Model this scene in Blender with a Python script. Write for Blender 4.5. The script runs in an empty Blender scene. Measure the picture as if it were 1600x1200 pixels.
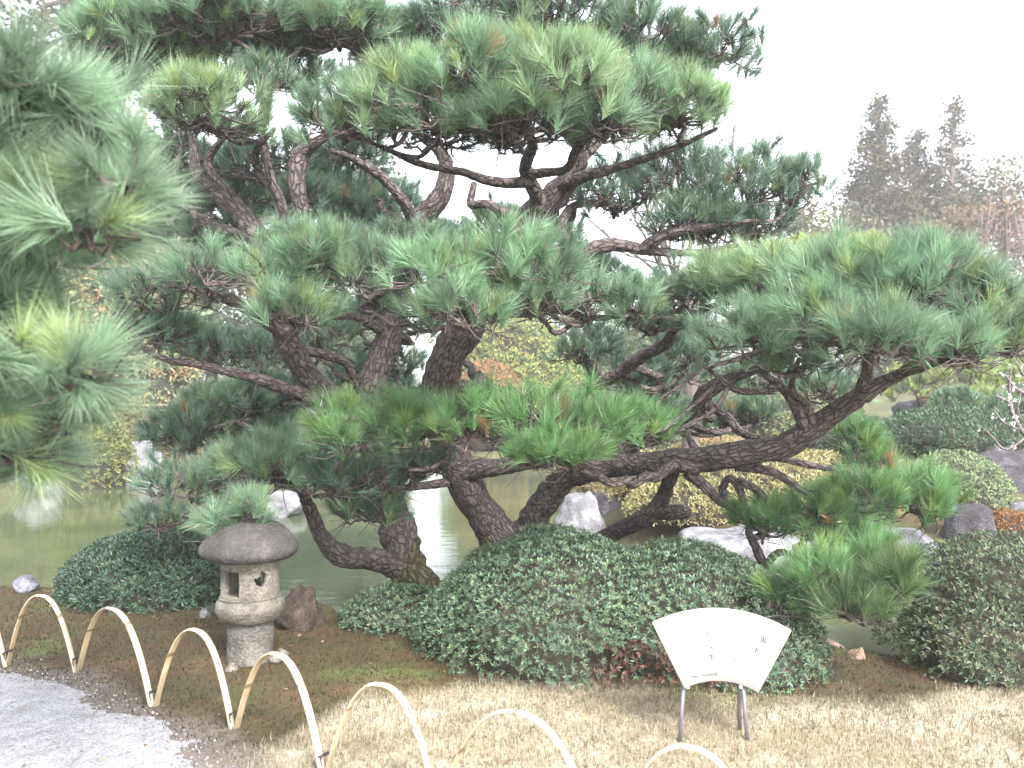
import bpy, math, random
import numpy as np
from mathutils import Vector, noise as mnoise

R = np.random.default_rng(7)
random.seed(7)
sc = bpy.context.scene
C = sc.collection

# ---------------------------------------------------------------- camera, sky, sun, exposure
F, HZ, CAMZ = 1331.0, 610.0, 1.5          # focal length in photo pixels, horizon row, eye height
cam = bpy.data.cameras.new('camera')
cam.sensor_width = 36.0
cam.lens = 36.0 * F / 1600.0
cam.shift_y = (HZ - 600.0) / 1600.0
cam.clip_start, cam.clip_end = 0.05, 2000
cam.dof.use_dof = True
cam.dof.focus_distance = 5.4
cam.dof.aperture_fstop = 2.9
camo = bpy.data.objects.new('camera', cam)
camo.location = (0, 0, CAMZ)
camo.rotation_euler = (math.pi / 2, 0, 0)
C.objects.link(camo)
sc.camera = camo

SUN_EL, SUN_AZ = math.radians(40), math.radians(155)     # azimuth clockwise from +Y
world = bpy.data.worlds.new('World')
sc.world = world
world.use_nodes = True
wn, wl = world.node_tree.nodes, world.node_tree.links
wn.clear()
sky = wn.new('ShaderNodeTexSky')
sky.sky_type = 'NISHITA'
sky.sun_disc = False
sky.sun_elevation = SUN_EL
sky.sun_rotation = SUN_AZ
sky.air_density, sky.dust_density, sky.ozone_density = 1.0, 3.0, 1.0
hs = wn.new('ShaderNodeHueSaturation')
hs.inputs['Saturation'].default_value = 0.30
bg = wn.new('ShaderNodeBackground')
bg.inputs['Strength'].default_value = 0.15
wo = wn.new('ShaderNodeOutputWorld')
wl.new(sky.outputs[0], hs.inputs['Color'])
wl.new(hs.outputs[0], bg.inputs[0])
wl.new(bg.outputs[0], wo.inputs[0])

sun = bpy.data.lights.new('sun', 'SUN')
sun.energy = 1.5
sun.angle = math.radians(14)
sun.color = (1.0, 0.955, 0.89)
suno = bpy.data.objects.new('sun', sun)
sd = Vector((math.sin(SUN_AZ) * math.cos(SUN_EL), math.cos(SUN_AZ) * math.cos(SUN_EL), math.sin(SUN_EL)))
suno.rotation_euler = sd.to_track_quat('Z', 'Y').to_euler()
suno.location = (0, -5, 12)
C.objects.link(suno)

vs = sc.view_settings
vs.view_transform = 'Standard'
vs.look = 'None'
vs.exposure = 2.45
vs.gamma = 1.0
sc.cycles.max_bounces = 10
sc.cycles.diffuse_bounces = 8
sc.cycles.transparent_max_bounces = 6


def P(px, py, d):
    return np.array([(px - 800.0) / F * d, d, CAMZ + (HZ - py) / F * d])


def lin(r, g, b):
    f = lambda c: (c / 255.0) ** 2.2
    return np.array([f(r), f(g), f(b)])


# ---------------------------------------------------------------- mesh helpers
class MB:
    """collects vertices, triangles/quads and point colours; build() links ONE mesh object"""
    def __init__(self):
        self.v, self.f, self.c, self.n, self.w = [], [], [], 0, []

    def add(self, v, faces, col=(1, 1, 1)):
        v = np.asarray(v, float).reshape(-1, 3)
        faces = np.asarray(faces, int)
        self.v.append(v)
        self.f.append(faces + self.n)
        col = np.asarray(col, float)
        if col.ndim == 1:
            col = np.tile(col, (len(v), 1))
        self.c.append(col)
        self.n += len(v)

    def build(self, name, mat, parent=None, smooth=False, origin=None):
        me = bpy.data.meshes.new(name)
        v = np.vstack(self.v)
        if origin is not None:
            v = v - np.asarray(origin)
        me.vertices.add(len(v))
        me.vertices.foreach_set('co', v.astype(np.float32).ravel())
        loops, starts, n = [], [], 0
        for f in self.f:
            k = f.shape[1]
            loops.append(f.ravel())
            starts.append(n + np.arange(len(f)) * k)
            n += f.size
        loops, starts = np.concatenate(loops), np.concatenate(starts)
        me.loops.add(n)
        me.loops.foreach_set('vertex_index', loops.astype(np.int32))
        me.polygons.add(len(starts))
        me.polygons.foreach_set('loop_start', starts.astype(np.int32))
        if smooth:
            me.polygons.foreach_set('use_smooth', np.ones(len(starts), bool))
        at = me.attributes.new('Col', 'FLOAT_COLOR', 'POINT')
        c = np.vstack(self.c)
        at.data.foreach_set('color', np.hstack([c, np.ones((len(c), 1))]).astype(np.float32).ravel())
        if self.w and sum(len(q) for q in self.w) == len(v):
            aw = me.attributes.new('Bark', 'FLOAT_VECTOR', 'POINT')
            aw.data.foreach_set('vector', np.vstack(self.w).astype(np.float32).ravel())
        me.update(calc_edges=True)
        me.materials.append(mat)
        o = bpy.data.objects.new(name, me)
        C.objects.link(o)
        if origin is not None:
            o.location = origin
        if parent is not None:
            o.parent = parent
            if origin is None:
                o.location = (0, 0, 0)
                o.matrix_parent_inverse = parent.matrix_basis.inverted()
            else:
                o.location = np.asarray(origin) - np.array(parent.location)
        return o


def thing(name, label, cat, loc, group=None):
    o = bpy.data.objects.new(name, None)
    o.empty_display_size = 0.1
    C.objects.link(o)
    o.location = loc
    return tag(o, label, cat, group)


def tag(o, label, cat, group=None, kind=None):
    if label: o['label'] = label
    if cat: o['category'] = cat
    if group: o['group'] = group
    if kind: o['kind'] = kind
    return o


def stuff(o):
    o['kind'] = 'stuff'
    return o


def nrm(a):
    return a / np.maximum(np.linalg.norm(a, axis=-1, keepdims=True), 1e-9)


def perp(a):
    ref = np.where(np.abs(a[..., 2:3]) > 0.9, np.array([1.0, 0, 0]), np.array([0, 0, 1.0]))
    u = nrm(np.cross(a, ref))
    return u, np.cross(a, u)


def tubes(mb, pts, rad, sides, col):
    """a batch of n tubes of k rings: pts (n,k,3), rad (n,k)"""
    pts, rad = np.asarray(pts, float), np.asarray(rad, float)
    n, k, _ = pts.shape
    if n == 0: return
    ax = nrm(pts[:, -1] - pts[:, 0])
    u, w = perp(ax)
    a = np.arange(sides) * 2 * math.pi / sides
    ring = u[:, None, None, :] * np.cos(a)[None, None, :, None] + w[:, None, None, :] * np.sin(a)[None, None, :, None]
    v = pts[:, :, None, :] + ring * rad[:, :, None, None]
    base = (np.arange(n) * k * sides)[:, None, None]
    i = (np.arange(k - 1) * sides)[None, :, None]
    j = np.arange(sides)[None, None, :]
    j2 = (j + 1) % sides
    f = np.stack([base + i + j, base + i + j2, base + i + sides + j2, base + i + sides + j], -1).reshape(-1, 4)
    mb.add(v.reshape(-1, 3), f, col)


def catmull(pts, step):
    pts = np.asarray(pts, float)
    p = np.vstack([2 * pts[0] - pts[1], pts, 2 * pts[-1] - pts[-2]])
    out = []
    for i in range(1, len(p) - 2):
        p0, p1, p2, p3 = p[i - 1], p[i], p[i + 1], p[i + 2]
        m = max(2, int(np.linalg.norm((p2 - p1)[:3]) / step))
        for t in np.linspace(0, 1, m, endpoint=False):
            out.append(0.5 * (2 * p1 + (p2 - p0) * t + (2 * p0 - 5 * p1 + 4 * p2 - p3) * t * t + (3 * p1 - p0 - 3 * p2 + p3) * t ** 3))
    out.append(p[-2])
    return np.array(out)


def limb_tube(mb, ctrl, sides=14, step=0.03, rough=0.16, wig=0.012, col=(1, 1, 1), seed=0):
    """one gnarled limb: ctrl rows are x,y,z,r"""
    c = catmull(ctrl, step)
    c[:, 3] = np.maximum(c[:, 3], 0.003)
    n = len(c)
    for i in range(n):
        q = Vector(c[i, :3]) * 3.1 + Vector((seed * 3.7, 0, 0))
        nv = mnoise.noise_vector(q)
        c[i, :3] += np.array(nv) * wig * min(1, c[i, 3] / 0.04 + 0.4)
    tan = nrm(np.gradient(c[:, :3], axis=0))
    u = perp(tan[0])[0]
    vs_, fs, ws = [], [], []
    arc = np.r_[0, np.cumsum(np.linalg.norm(np.diff(c[:, :3], axis=0), axis=1))] + seed * 7.3
    rmean = max(float(np.median(c[:, 3])), .012)
    a = np.arange(sides) * 2 * math.pi / sides
    for i in range(n):
        u = nrm(u - tan[i] * np.dot(u, tan[i]))
        w = np.cross(tan[i], u)
        r = c[i, 3]
        for t in a:
            d = u * math.cos(t) + w * math.sin(t)
            p = c[i, :3] + d * r
            k = mnoise.noise(Vector(p) * (0.55 / max(r, .02)) + Vector((seed, 0, 0))) * rough
            k += mnoise.noise(Vector(p) * (1.6 / max(r, .02))) * rough * 0.55
            vs_.append(c[i, :3] + d * r * (1 + k))
            ws.append((math.cos(t) * rmean, math.sin(t) * rmean, arc[i]))
    for i in range(n - 1):
        for j in range(sides):
            fs.append((i * sides + j, i * sides + (j + 1) % sides, (i + 1) * sides + (j + 1) % sides, (i + 1) * sides + j))
    vs_.append(c[-1, :3] + tan[-1] * c[-1, 3] * 0.5)
    ws.append((0, 0, arc[-1]))
    mb.w.append(np.array(ws))
    mb.add(vs_, fs, col)
    e = mb.n - 1
    tri = [(e - sides + j, e - sides + (j + 1) % sides, e) for j in range(sides)]
    mb.f.append(np.array(tri))
    return c


# ---------------------------------------------------------------- materials
def new_mat(name):
    m = bpy.data.materials.new(name)
    m.use_nodes = True
    n, l = m.node_tree.nodes, m.node_tree.links
    b = n['Principled BSDF']
    return m, n, l, b


def foliage_mat(name, rough=0.5, trans=0.35, spec=0.4, var=0.25, scale=9.0):
    m, n, l, b = new_mat(name)
    at = n.new('ShaderNodeAttribute'); at.attribute_name = 'Col'
    tc = n.new('ShaderNodeTexCoord')
    nz = n.new('ShaderNodeTexNoise'); nz.inputs['Scale'].default_value = scale
    l.new(tc.outputs['Object'], nz.inputs['Vector'])
    mp = n.new('ShaderNodeMapRange')
    mp.inputs['From Min'].default_value, mp.inputs['From Max'].default_value = 0.3, 0.7
    mp.inputs['To Min'].default_value, mp.inputs['To Max'].default_value = 1 - var, 1 + var
    l.new(nz.outputs['Fac'], mp.inputs['Value'])
    mu = n.new('ShaderNodeVectorMath'); mu.operation = 'SCALE'
    l.new(at.outputs['Color'], mu.inputs[0]); l.new(mp.outputs[0], mu.inputs['Scale'])
    l.new(mu.outputs[0], b.inputs['Base Color'])
    b.inputs['Roughness'].default_value = rough
    b.inputs['Specular IOR Level'].default_value = spec
    tr = n.new('ShaderNodeBsdfTranslucent')
    l.new(mu.outputs[0], tr.inputs['Color'])
    mx = n.new('ShaderNodeMixShader'); mx.inputs[0].default_value = trans
    l.new(b.outputs[0], mx.inputs[1]); l.new(tr.outputs[0], mx.inputs[2])
    l.new(mx.outputs[0], n['Material Output'].inputs['Surface'])
    return m


def ramp(n, stops):
    r = n.new('ShaderNodeValToRGB')
    while len(r.color_ramp.elements) < len(stops): r.color_ramp.elements.new(0.5)
    for e, (p, c) in zip(r.color_ramp.elements, stops):
        e.position = p; e.color = (*c, 1)
    return r


def bark_mat(name, dark, mid, light, scale=9.0, lichen=0.35):
    m, n, l, b = new_mat(name)
    tc = n.new('ShaderNodeTexCoord')
    ba = n.new('ShaderNodeAttribute'); ba.attribute_name = 'Bark'
    w = n.new('ShaderNodeTexNoise'); w.inputs['Scale'].default_value = 9; w.inputs['Detail'].default_value = 4
    l.new(ba.outputs['Vector'], w.inputs['Vector'])
    mixv = n.new('ShaderNodeVectorMath'); mixv.operation = 'MULTIPLY_ADD'
    mixv.inputs[1].default_value = (.07, .07, .12)
    l.new(w.outputs['Color'], mixv.inputs[0]); l.new(ba.outputs['Vector'], mixv.inputs[2])
    vo = n.new('ShaderNodeTexVoronoi'); vo.feature = 'DISTANCE_TO_EDGE'
    vo.inputs['Scale'].default_value = scale * 2.8
    mpg = n.new('ShaderNodeMapping'); mpg.inputs['Scale'].default_value = (1, 1, .36)
    l.new(mixv.outputs[0], mpg.inputs[0]); l.new(mpg.outputs[0], vo.inputs['Vector'])
    crack = n.new('ShaderNodeMapRange'); crack.inputs['From Max'].default_value = 0.20; crack.inputs['To Min'].default_value = .25
    l.new(vo.outputs['Distance'], crack.inputs['Value'])
    nz = n.new('ShaderNodeTexNoise'); nz.inputs['Scale'].default_value = 24; nz.inputs['Detail'].default_value = 8; nz.inputs['Roughness'].default_value = .7
    l.new(tc.outputs['Object'], nz.inputs['Vector'])
    cr = ramp(n, [(0.3, mid), (0.62, light)])
    l.new(nz.outputs['Fac'], cr.inputs[0])
    mx = n.new('ShaderNodeMix'); mx.data_type = 'RGBA'
    mx.inputs['A'].default_value = (*dark, 1)
    l.new(crack.outputs[0], mx.inputs['Factor']); l.new(cr.outputs[0], mx.inputs['B'])
    # lichen and moss patches
    n2 = n.new('ShaderNodeTexNoise'); n2.inputs['Scale'].default_value = 6; n2.inputs['Detail'].default_value = 7; n2.inputs['Roughness'].default_value = .75
    l.new(tc.outputs['Object'], n2.inputs['Vector'])
    lr = n.new('ShaderNodeMapRange'); lr.inputs['From Min'].default_value = .57; lr.inputs['From Max'].default_value = .72; lr.inputs['To Max'].default_value = lichen
    l.new(n2.outputs['Fac'], lr.inputs['Value'])
    m2 = n.new('ShaderNodeMix'); m2.data_type = 'RGBA'
    m2.inputs['B'].default_value = (.16, .17, .12, 1)
    l.new(lr.outputs[0], m2.inputs['Factor']); l.new(mx.outputs['Result'], m2.inputs['A'])
    # vertex colour multiplies (moss at the foot of old trunks)
    at = n.new('ShaderNodeAttribute'); at.attribute_name = 'Col'
    m3 = n.new('ShaderNodeMix'); m3.data_type = 'RGBA'; m3.blend_type = 'MULTIPLY'; m3.inputs['Factor'].default_value = 1
    l.new(m2.outputs['Result'], m3.inputs['A']); l.new(at.outputs['Color'], m3.inputs['B'])
    l.new(m3.outputs['Result'], b.inputs['Base Color'])
    b.inputs['Roughness'].default_value = .85
    b.inputs['Specular IOR Level'].default_value = .25
    ad = n.new('ShaderNodeMath'); ad.operation = 'ADD'
    l.new(crack.outputs[0], ad.inputs[0]); l.new(nz.outputs['Fac'], ad.inputs[1])
    bp = n.new('ShaderNodeBump'); bp.inputs['Strength'].default_value = .9; bp.inputs['Distance'].default_value = .018
    l.new(ad.outputs[0], bp.inputs['Height']); l.new(bp.outputs[0], b.inputs['Normal'])
    return m


def stone_mat(name, c1, c2, c3, scale=9.0, spots=.4, bump=.6):
    m, n, l, b = new_mat(name)
    tc = n.new('ShaderNodeTexCoord')
    a = n.new('ShaderNodeTexNoise'); a.inputs['Scale'].default_value = scale; a.inputs['Detail'].default_value = 9; a.inputs['Roughness'].default_value = .68
    s = n.new('ShaderNodeTexNoise'); s.inputs['Scale'].default_value = scale * 13; s.inputs['Detail'].default_value = 3
    for q in (a, s): l.new(tc.outputs['Object'], q.inputs['Vector'])
    r = ramp(n, [(.32, c1), (.52, c2), (.68, c3)])
    l.new(a.outputs['Fac'], r.inputs[0])
    sp = n.new('ShaderNodeMapRange'); sp.inputs['From Min'].default_value = .35; sp.inputs['From Max'].default_value = .65
    sp.inputs['To Min'].default_value = 1 - spots; sp.inputs['To Max'].default_value = 1 + spots
    l.new(s.outputs['Fac'], sp.inputs['Value'])
    mu = n.new('ShaderNodeVectorMath'); mu.operation = 'SCALE'
    l.new(r.outputs[0], mu.inputs[0]); l.new(sp.outputs[0], mu.inputs['Scale'])
    at = n.new('ShaderNodeAttribute'); at.attribute_name = 'Col'
    m3 = n.new('ShaderNodeVectorMath'); m3.operation = 'MULTIPLY'
    l.new(mu.outputs[0], m3.inputs[0]); l.new(at.outputs['Color'], m3.inputs[1])
    l.new(m3.outputs[0], b.inputs['Base Color'])
    b.inputs['Roughness'].default_value = .85
    b.inputs['Specular IOR Level'].default_value = .3
    ad = n.new('ShaderNodeMath'); ad.operation = 'ADD'
    l.new(a.outputs['Fac'], ad.inputs[0]); l.new(s.outputs['Fac'], ad.inputs[1])
    bp = n.new('ShaderNodeBump'); bp.inputs['Strength'].default_value = bump; bp.inputs['Distance'].default_value = .02
    l.new(ad.outputs[0], bp.inputs['Height']); l.new(bp.outputs[0], b.inputs['Normal'])
    return m


def plain_mat(name, col, rough=.6, metal=0.0, noise_amt=.15, scale=30, bump=0.0):
    m, n, l, b = new_mat(name)
    tc = n.new('ShaderNodeTexCoord')
    a = n.new('ShaderNodeTexNoise'); a.inputs['Scale'].default_value = scale; a.inputs['Detail'].default_value = 5
    l.new(tc.outputs['Object'], a.inputs['Vector'])
    mp = n.new('ShaderNodeMapRange'); mp.inputs['From Min'].default_value = .3; mp.inputs['From Max'].default_value = .7
    mp.inputs['To Min'].default_value = 1 - noise_amt; mp.inputs['To Max'].default_value = 1 + noise_amt
    l.new(a.outputs['Fac'], mp.inputs['Value'])
    at = n.new('ShaderNodeAttribute'); at.attribute_name = 'Col'
    mu = n.new('ShaderNodeVectorMath'); mu.operation = 'SCALE'
    cc = n.new('ShaderNodeVectorMath'); cc.operation = 'MULTIPLY'
    cc.inputs[1].default_value = tuple(col)
    l.new(at.outputs['Color'], cc.inputs[0]); l.new(cc.outputs[0], mu.inputs[0]); l.new(mp.outputs[0], mu.inputs['Scale'])
    l.new(mu.outputs[0], b.inputs['Base Color'])
    b.inputs['Roughness'].default_value = rough
    b.inputs['Metallic'].default_value = metal
    if bump:
        bp = n.new('ShaderNodeBump'); bp.inputs['Strength'].default_value = bump; bp.inputs['Distance'].default_value = .01
        l.new(a.outputs['Fac'], bp.inputs['Height']); l.new(bp.outputs[0], b.inputs['Normal'])
    return m


M_needle = foliage_mat('pine_needles', rough=.36, trans=.42, spec=.7, var=.22, scale=5)
M_leaf = foliage_mat('shrub_leaves', rough=.5, trans=.2, spec=.4, var=.25, scale=7)
M_far = foliage_mat('distant_leaves', rough=.7, trans=.35, spec=.2, var=.3, scale=.8)
M_grass = foliage_mat('grass_blades', rough=.7, trans=.3, spec=.2, var=.2, scale=3)
M_bark = bark_mat('pine_bark', (.028, .021, .022), (.062, .047, .047), (.165, .138, .136), scale=12.5)
M_twig = plain_mat('pine_twig', (1, 1, 1), rough=.88, noise_amt=.5, scale=45, bump=1.0)
M_farbark = plain_mat('distant_bark', (.09, .07, .065), rough=.9, noise_amt=.4, scale=6, bump=.5)
M_granite = stone_mat('weathered_granite', (.055, .05, .042), (.135, .125, .105), (.215, .20, .165), scale=5, spots=.25)
M_cap = stone_mat('dark_weathered_stone', (.032, .030, .030), (.056, .052, .051), (.105, .098, .092), scale=6, spots=.2)
M_pale = stone_mat('pale_rock', (.06, .06, .07), (.17, .17, .185), (.36, .36, .36), scale=4.2, spots=.2, bump=.9)
M_dark = stone_mat('dark_rock', (.020, .018, .022), (.046, .042, .050), (.12, .11, .12), scale=4.5, spots=.3, bump=1.0)
M_brownrock = stone_mat('brown_rock', (.05, .04, .03), (.13, .10, .085), (.24, .20, .18), scale=7, spots=.3, bump=.9)
M_bamboo = plain_mat('split_bamboo', (.52, .445, .33), rough=.42, noise_amt=.22, scale=14)
M_cord = plain_mat('black_cord', (.012, .012, .014), rough=.8)
M_sign = plain_mat('white_sign_panel', (.36, .36, .355), rough=.45, noise_amt=.02)
M_steel = plain_mat('grey_steel', (.11, .105, .12), rough=.5, metal=.2, noise_amt=.15)
M_ink = plain_mat('sign_ink', (.04, .04, .04), rough=.7)
M_ink2 = plain_mat('faded_sign_ink', (.05, .05, .05), rough=.7)

# ---------------------------------------------------------------- terrain
POND = np.array([(-16, 8.2), (-9, 7.6), (-6, 7.1), (-3.9, 6.95), (-2.6, 6.75), (-1.75, 6.1), (-1.35, 6.2), (-1.0, 7.0),
                 (-.3, 7.5), (.6, 7.5), (1.5, 7.0), (2.0, 6.0), (2.15, 5.4), (2.4, 5.2), (2.6, 5.7), (3.2, 6.6), (4.2, 7.5), (4.1, 8.1), (2.9, 8.5),
                 (1.7, 8.8), (1.15, 9.6), (.75, 10.4), (.95, 12), (1.3, 14.5), (1.0, 18), (.4, 21), (-2, 22.2), (-5, 21.2),
                 (-8.2, 19.4), (-7.9, 15.2), (-7.8, 13), (-9.4, 11.5), (-13, 9.9), (-16, 9.3)])


def poly_sd(x, y, poly):
    """signed distance, positive inside"""
    best = np.full(x.shape, 1e9)
    ins = np.zeros(x.shape, bool)
    for i in range(len(poly)):
        ax, ay = poly[i]; bx, by = poly[(i + 1) % len(poly)]
        dx, dy = bx - ax, by - ay
        t = np.clip(((x - ax) * dx + (y - ay) * dy) / (dx * dx + dy * dy), 0, 1)
        best = np.minimum(best, np.hypot(x - ax - t * dx, y - ay - t * dy))
        cr = ((ay > y) != (by > y)) & (x < (bx - ax) * (y - ay) / (by - ay + 1e-12) + ax)
        ins ^= cr
    return np.where(ins, best, -best)


def vnoise(x, y, scale, seed=0):
    """cheap smooth value noise, vectorised, 0..1"""
    rs = np.random.default_rng(seed).random((256, 256))
    u, v = x * scale, y * scale
    iu, iv = np.floor(u).astype(int), np.floor(v).astype(int)
    fu, fv = u - iu, v - iv
    fu, fv = fu * fu * (3 - 2 * fu), fv * fv * (3 - 2 * fv)
    g = lambda a, b: rs[(iu + a) % 256, (iv + b) % 256]
    return (g(0, 0) * (1 - fu) + g(1, 0) * fu) * (1 - fv) + (g(0, 1) * (1 - fu) + g(1, 1) * fu) * fv


def fbm(x, y, scale, seed=0, o=4):
    s, a, t = 0, 1.0, 0
    for k in range(o):
        s = s + a * vnoise(x, y, scale * 2 ** k, seed + k); t += a; a *= .5
    return s / t


def sstep(a, b, t):
    t = np.clip((t - a) / (b - a), 0, 1)
    return t * t * (3 - 2 * t)


def height(x, y, micro=True):
    x, y = np.asarray(x, float), np.asarray(y, float)
    s = poly_sd(x, y, POND) + (fbm(x, y, 1.3, 40) - .5) * .25
    z = -.25 * sstep(-.5, .0, s) - .55 * sstep(0, .8, s)
    out = np.maximum(0, -s)
    far = sstep(8.0, 9.5, y)
    rise = np.where(x > .3, .13, .10)
    z = z + far * np.minimum(out * rise, 1.7)
    z = z + (fbm(x, y, .9, 3) - .5) * .06 * sstep(.3, 1.0, out)
    if micro:
        z = z + (fbm(x, y, 9, 5, 3) - .5) * .028
    return z


def h1(x, y):
    return float(height(np.array([x]), np.array([y]), False)[0])


def axis_coords(lo, hi, fine, far, n):
    mid = np.arange(lo, hi, fine)
    g = np.geomspace(fine * 2, far, n)
    return np.concatenate([(lo - np.cumsum(np.diff(np.r_[0, g])))[::-1], mid, hi + np.cumsum(np.diff(np.r_[0, g]))])


xs = axis_coords(-5.2, 5.2, .05, 220, 50)
ys = np.concatenate([np.linspace(-60, 1.8, 24), np.arange(1.85, 8.2, .05), 8.2 + np.geomspace(.05, 260, 110)])
GX, GY = np.meshgrid(xs, ys)
GZ = height(GX, GY)
GBND = np.array([(-1.6, 2.0), (-1.15, 3.3), (-.95, 3.7), (-.75, 4.15), (-.3, 4.38), (.3, 4.3), (1.0, 4.12), (1.8, 4.1), (2.6, 4.25), (3.4, 4.0), (5, 3.9), (9, 4)])
grass_m = lambda x, y: sstep(-.16, .18, (np.interp(x, GBND[:, 0], GBND[:, 1]) - y) * sstep(-1.8, -.9, x) + (fbm(x, y, 2.5, 11) - .5) * .55 - (x < -1.3) * 1.0)
PATH = np.array([(-20, 5.5), (-6, 5.25), (-2.9, 4.62), (-2.3, 4.40), (-1.85, 4.02), (-1.45, 3.70), (-1.0, 3.32), (-.6, 2.95), (0, 2.55), (1, 2.15), (3, 1.7), (8, 1.2), (20, .5), (20, -40), (-20, -40)])
gm = grass_m(GX, GY)
n1, n2, n3 = fbm(GX, GY, 2.2, 21), fbm(GX, GY, 7, 22), fbm(GX, GY, 26, 23, 2)
moss = np.stack([.026 + .036 * n2, .019 + .027 * n1, .007 + .005 * n2], -1)
green = sstep(.56, .72, n1)[..., None]
moss = moss * (1 - green * .75) + np.array([.070, .090, .024]) * green * .75
red = sstep(.6, .75, fbm(GX, GY, 3, 31))[..., None]
moss = moss * (1 - red * .6) + np.array([.10, .050, .028]) * red * .6
tan = np.stack([.26 + .12 * n2, .225 + .11 * n2, .17 + .09 * n2], -1)
tan = tan * (1 - .45 * sstep(.52, .68, fbm(GX, GY, 1.4, 71))[..., None]) + np.array([.16, .125, .075]) * .45 * sstep(.52, .68, fbm(GX, GY, 1.4, 71))[..., None]
tan = tan * (1 - .35 * sstep(.5, .7, n1)[..., None]) + np.array([.17, .13, .06]) * (.35 * sstep(.5, .7, n1)[..., None])
col = moss * (1 - gm[..., None]) + tan * gm[..., None]
psd = poly_sd(GX, GY, PATH)
soil = (sstep(-.26, -.02, psd + (n1 - .5) * .3) * sstep(-.3, -.7, GX))[..., None]
col = col * (1 - soil) + (np.array([.10, .085, .075]) * (.7 + .6 * n2[..., None])) * soil
shore = sstep(-.3, 0, poly_sd(GX, GY, POND))[..., None]
col = col * (1 - shore * .7) + np.array([.06, .05, .03]) * shore * .7
farc = sstep(8.5, 11, GY)[..., None]
col = col * (1 - farc) + (np.array([.07, .072, .03]) * (.6 + .8 * n1[..., None])) * farc
col *= (.72 + .56 * n3[..., None])
mb = MB()
ny, nx = GX.shape
idx = np.arange(ny * nx).reshape(ny, nx)
fq = np.stack([idx[:-1, :-1], idx[:-1, 1:], idx[1:, 1:], idx[1:, :-1]], -1).reshape(-1, 4)
mb.add(np.stack([GX, GY, GZ], -1).reshape(-1, 3), fq, col.reshape(-1, 3))
M_ground = plain_mat('moss_and_soil', (1, 1, 1), rough=.95, noise_amt=.35, scale=60, bump=.8)
ground = mb.build('ground', M_ground, smooth=True)
tag(ground, 'brown green moss bank and dry lawn around the pond', None, kind='structure')

# gravel path: a thin sheet that dips under the soil along its ragged edge
gx = np.arange(-5.2, 1.6, .03); gy = np.arange(1.9, 5.3, .03)
PX, PY = np.meshgrid(gx, gy)
ps = poly_sd(PX, PY, PATH) + (fbm(PX, PY, 3, 51) - .5) * .22
PZ = height(PX, PY) * .35 + .016 * sstep(-.05, .25, ps) - .009 * sstep(.1, -.1, ps) + (fbm(PX, PY, 22, 52, 2) - .5) * .008
pcol = (np.array([.24, .24, .255]) * (.65 + .7 * fbm(PX, PY, 24, 53, 2)[..., None])) * (.85 + .3 * fbm(PX, PY, 2, 54)[..., None])
keep = ps > -.12
mb = MB()
idx = np.arange(PX.size).reshape(PX.shape)
k = (keep[:-1, :-1] | keep[1:, 1:])
fq = np.stack([idx[:-1, :-1], idx[:-1, 1:], idx[1:, 1:], idx[1:, :-1]], -1)[k]
mb.add(np.stack([PX, PY, PZ], -1).reshape(-1, 3), fq, pcol.reshape(-1, 3))
M_gravel = plain_mat('grey_gravel', (1, 1, 1), rough=.9, noise_amt=.45, scale=95, bump=1.0)
tag(mb.build('gravel_path', M_gravel, smooth=True), 'pale grey gravel path outside the bamboo fence', None, kind='structure')
# loose pebbles on it
n = 16000
x = R.uniform(-3.9, .3, n); y = R.uniform(2.9, 5.0, n)
s = poly_sd(x, y, PATH)
ok = (s > -.12 + .22 * R.random(n)) & (np.abs(x) < y * .66 + .1)
x, y = x[ok], y[ok]; n = len(x)
z = np.maximum(height(x, y), height(x, y) * .35 + .012)
r = R.uniform(.003, .0075, n)
tet = np.array([(1, 0, -.3), (-.5, .87, -.3), (-.5, -.87, -.3), (0, 0, .8)])
ang = R.uniform(0, 6.28, n)
ca, sa = np.cos(ang), np.sin(ang)
v = tet[None] * r[:, None, None] * R.uniform(.7, 1.3, (n, 4, 1))
v = np.stack([v[..., 0] * ca[:, None] - v[..., 1] * sa[:, None], v[..., 0] * sa[:, None] + v[..., 1] * ca[:, None], v[..., 2]], -1) + np.stack([x, y, z], -1)[:, None]
f = (np.array([(0, 1, 3), (1, 2, 3), (2, 0, 3)])[None] + (np.arange(n) * 4)[:, None, None]).reshape(-1, 3)
mb = MB()
g = R.uniform(.08, .38, n)
mb.add(v.reshape(-1, 3), f, np.repeat(g[:, None] * np.array([1, .98, 1.0]), 4, 0))
tag(mb.build('gravel', M_gravel), 'loose grey stone chips scattered over the path', 'gravel', kind='stuff')

# water
m, nn, l, b = new_mat('pond_water')
b.inputs['Base Color'].default_value = (.085, .088, .043, 1)
b.inputs['Roughness'].default_value = .07
b.inputs['IOR'].default_value = 1.33
tc = nn.new('ShaderNodeTexCoord')
mp = nn.new('ShaderNodeMapping'); mp.inputs['Scale'].default_value = (1.0, 2.6, 1)
l.new(tc.outputs['Object'], mp.inputs[0])
wz = nn.new('ShaderNodeTexNoise'); wz.inputs['Scale'].default_value = 2.2; wz.inputs['Detail'].default_value = 3
l.new(mp.outputs[0], wz.inputs['Vector'])
cr = ramp(nn, [(.35, (.045, .060, .030)), (.65, (.085, .098, .052))])
wz2 = nn.new('ShaderNodeTexNoise'); wz2.inputs['Scale'].default_value = .7; wz2.inputs['Detail'].default_value = 4
l.new(tc.outputs['Object'], wz2.inputs['Vector']); l.new(wz2.outputs['Fac'], cr.inputs[0]); l.new(cr.outputs[0], b.inputs['Base Color'])
bp = nn.new('ShaderNodeBump'); bp.inputs['Strength'].default_value = .07; bp.inputs['Distance'].default_value = .05
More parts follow.
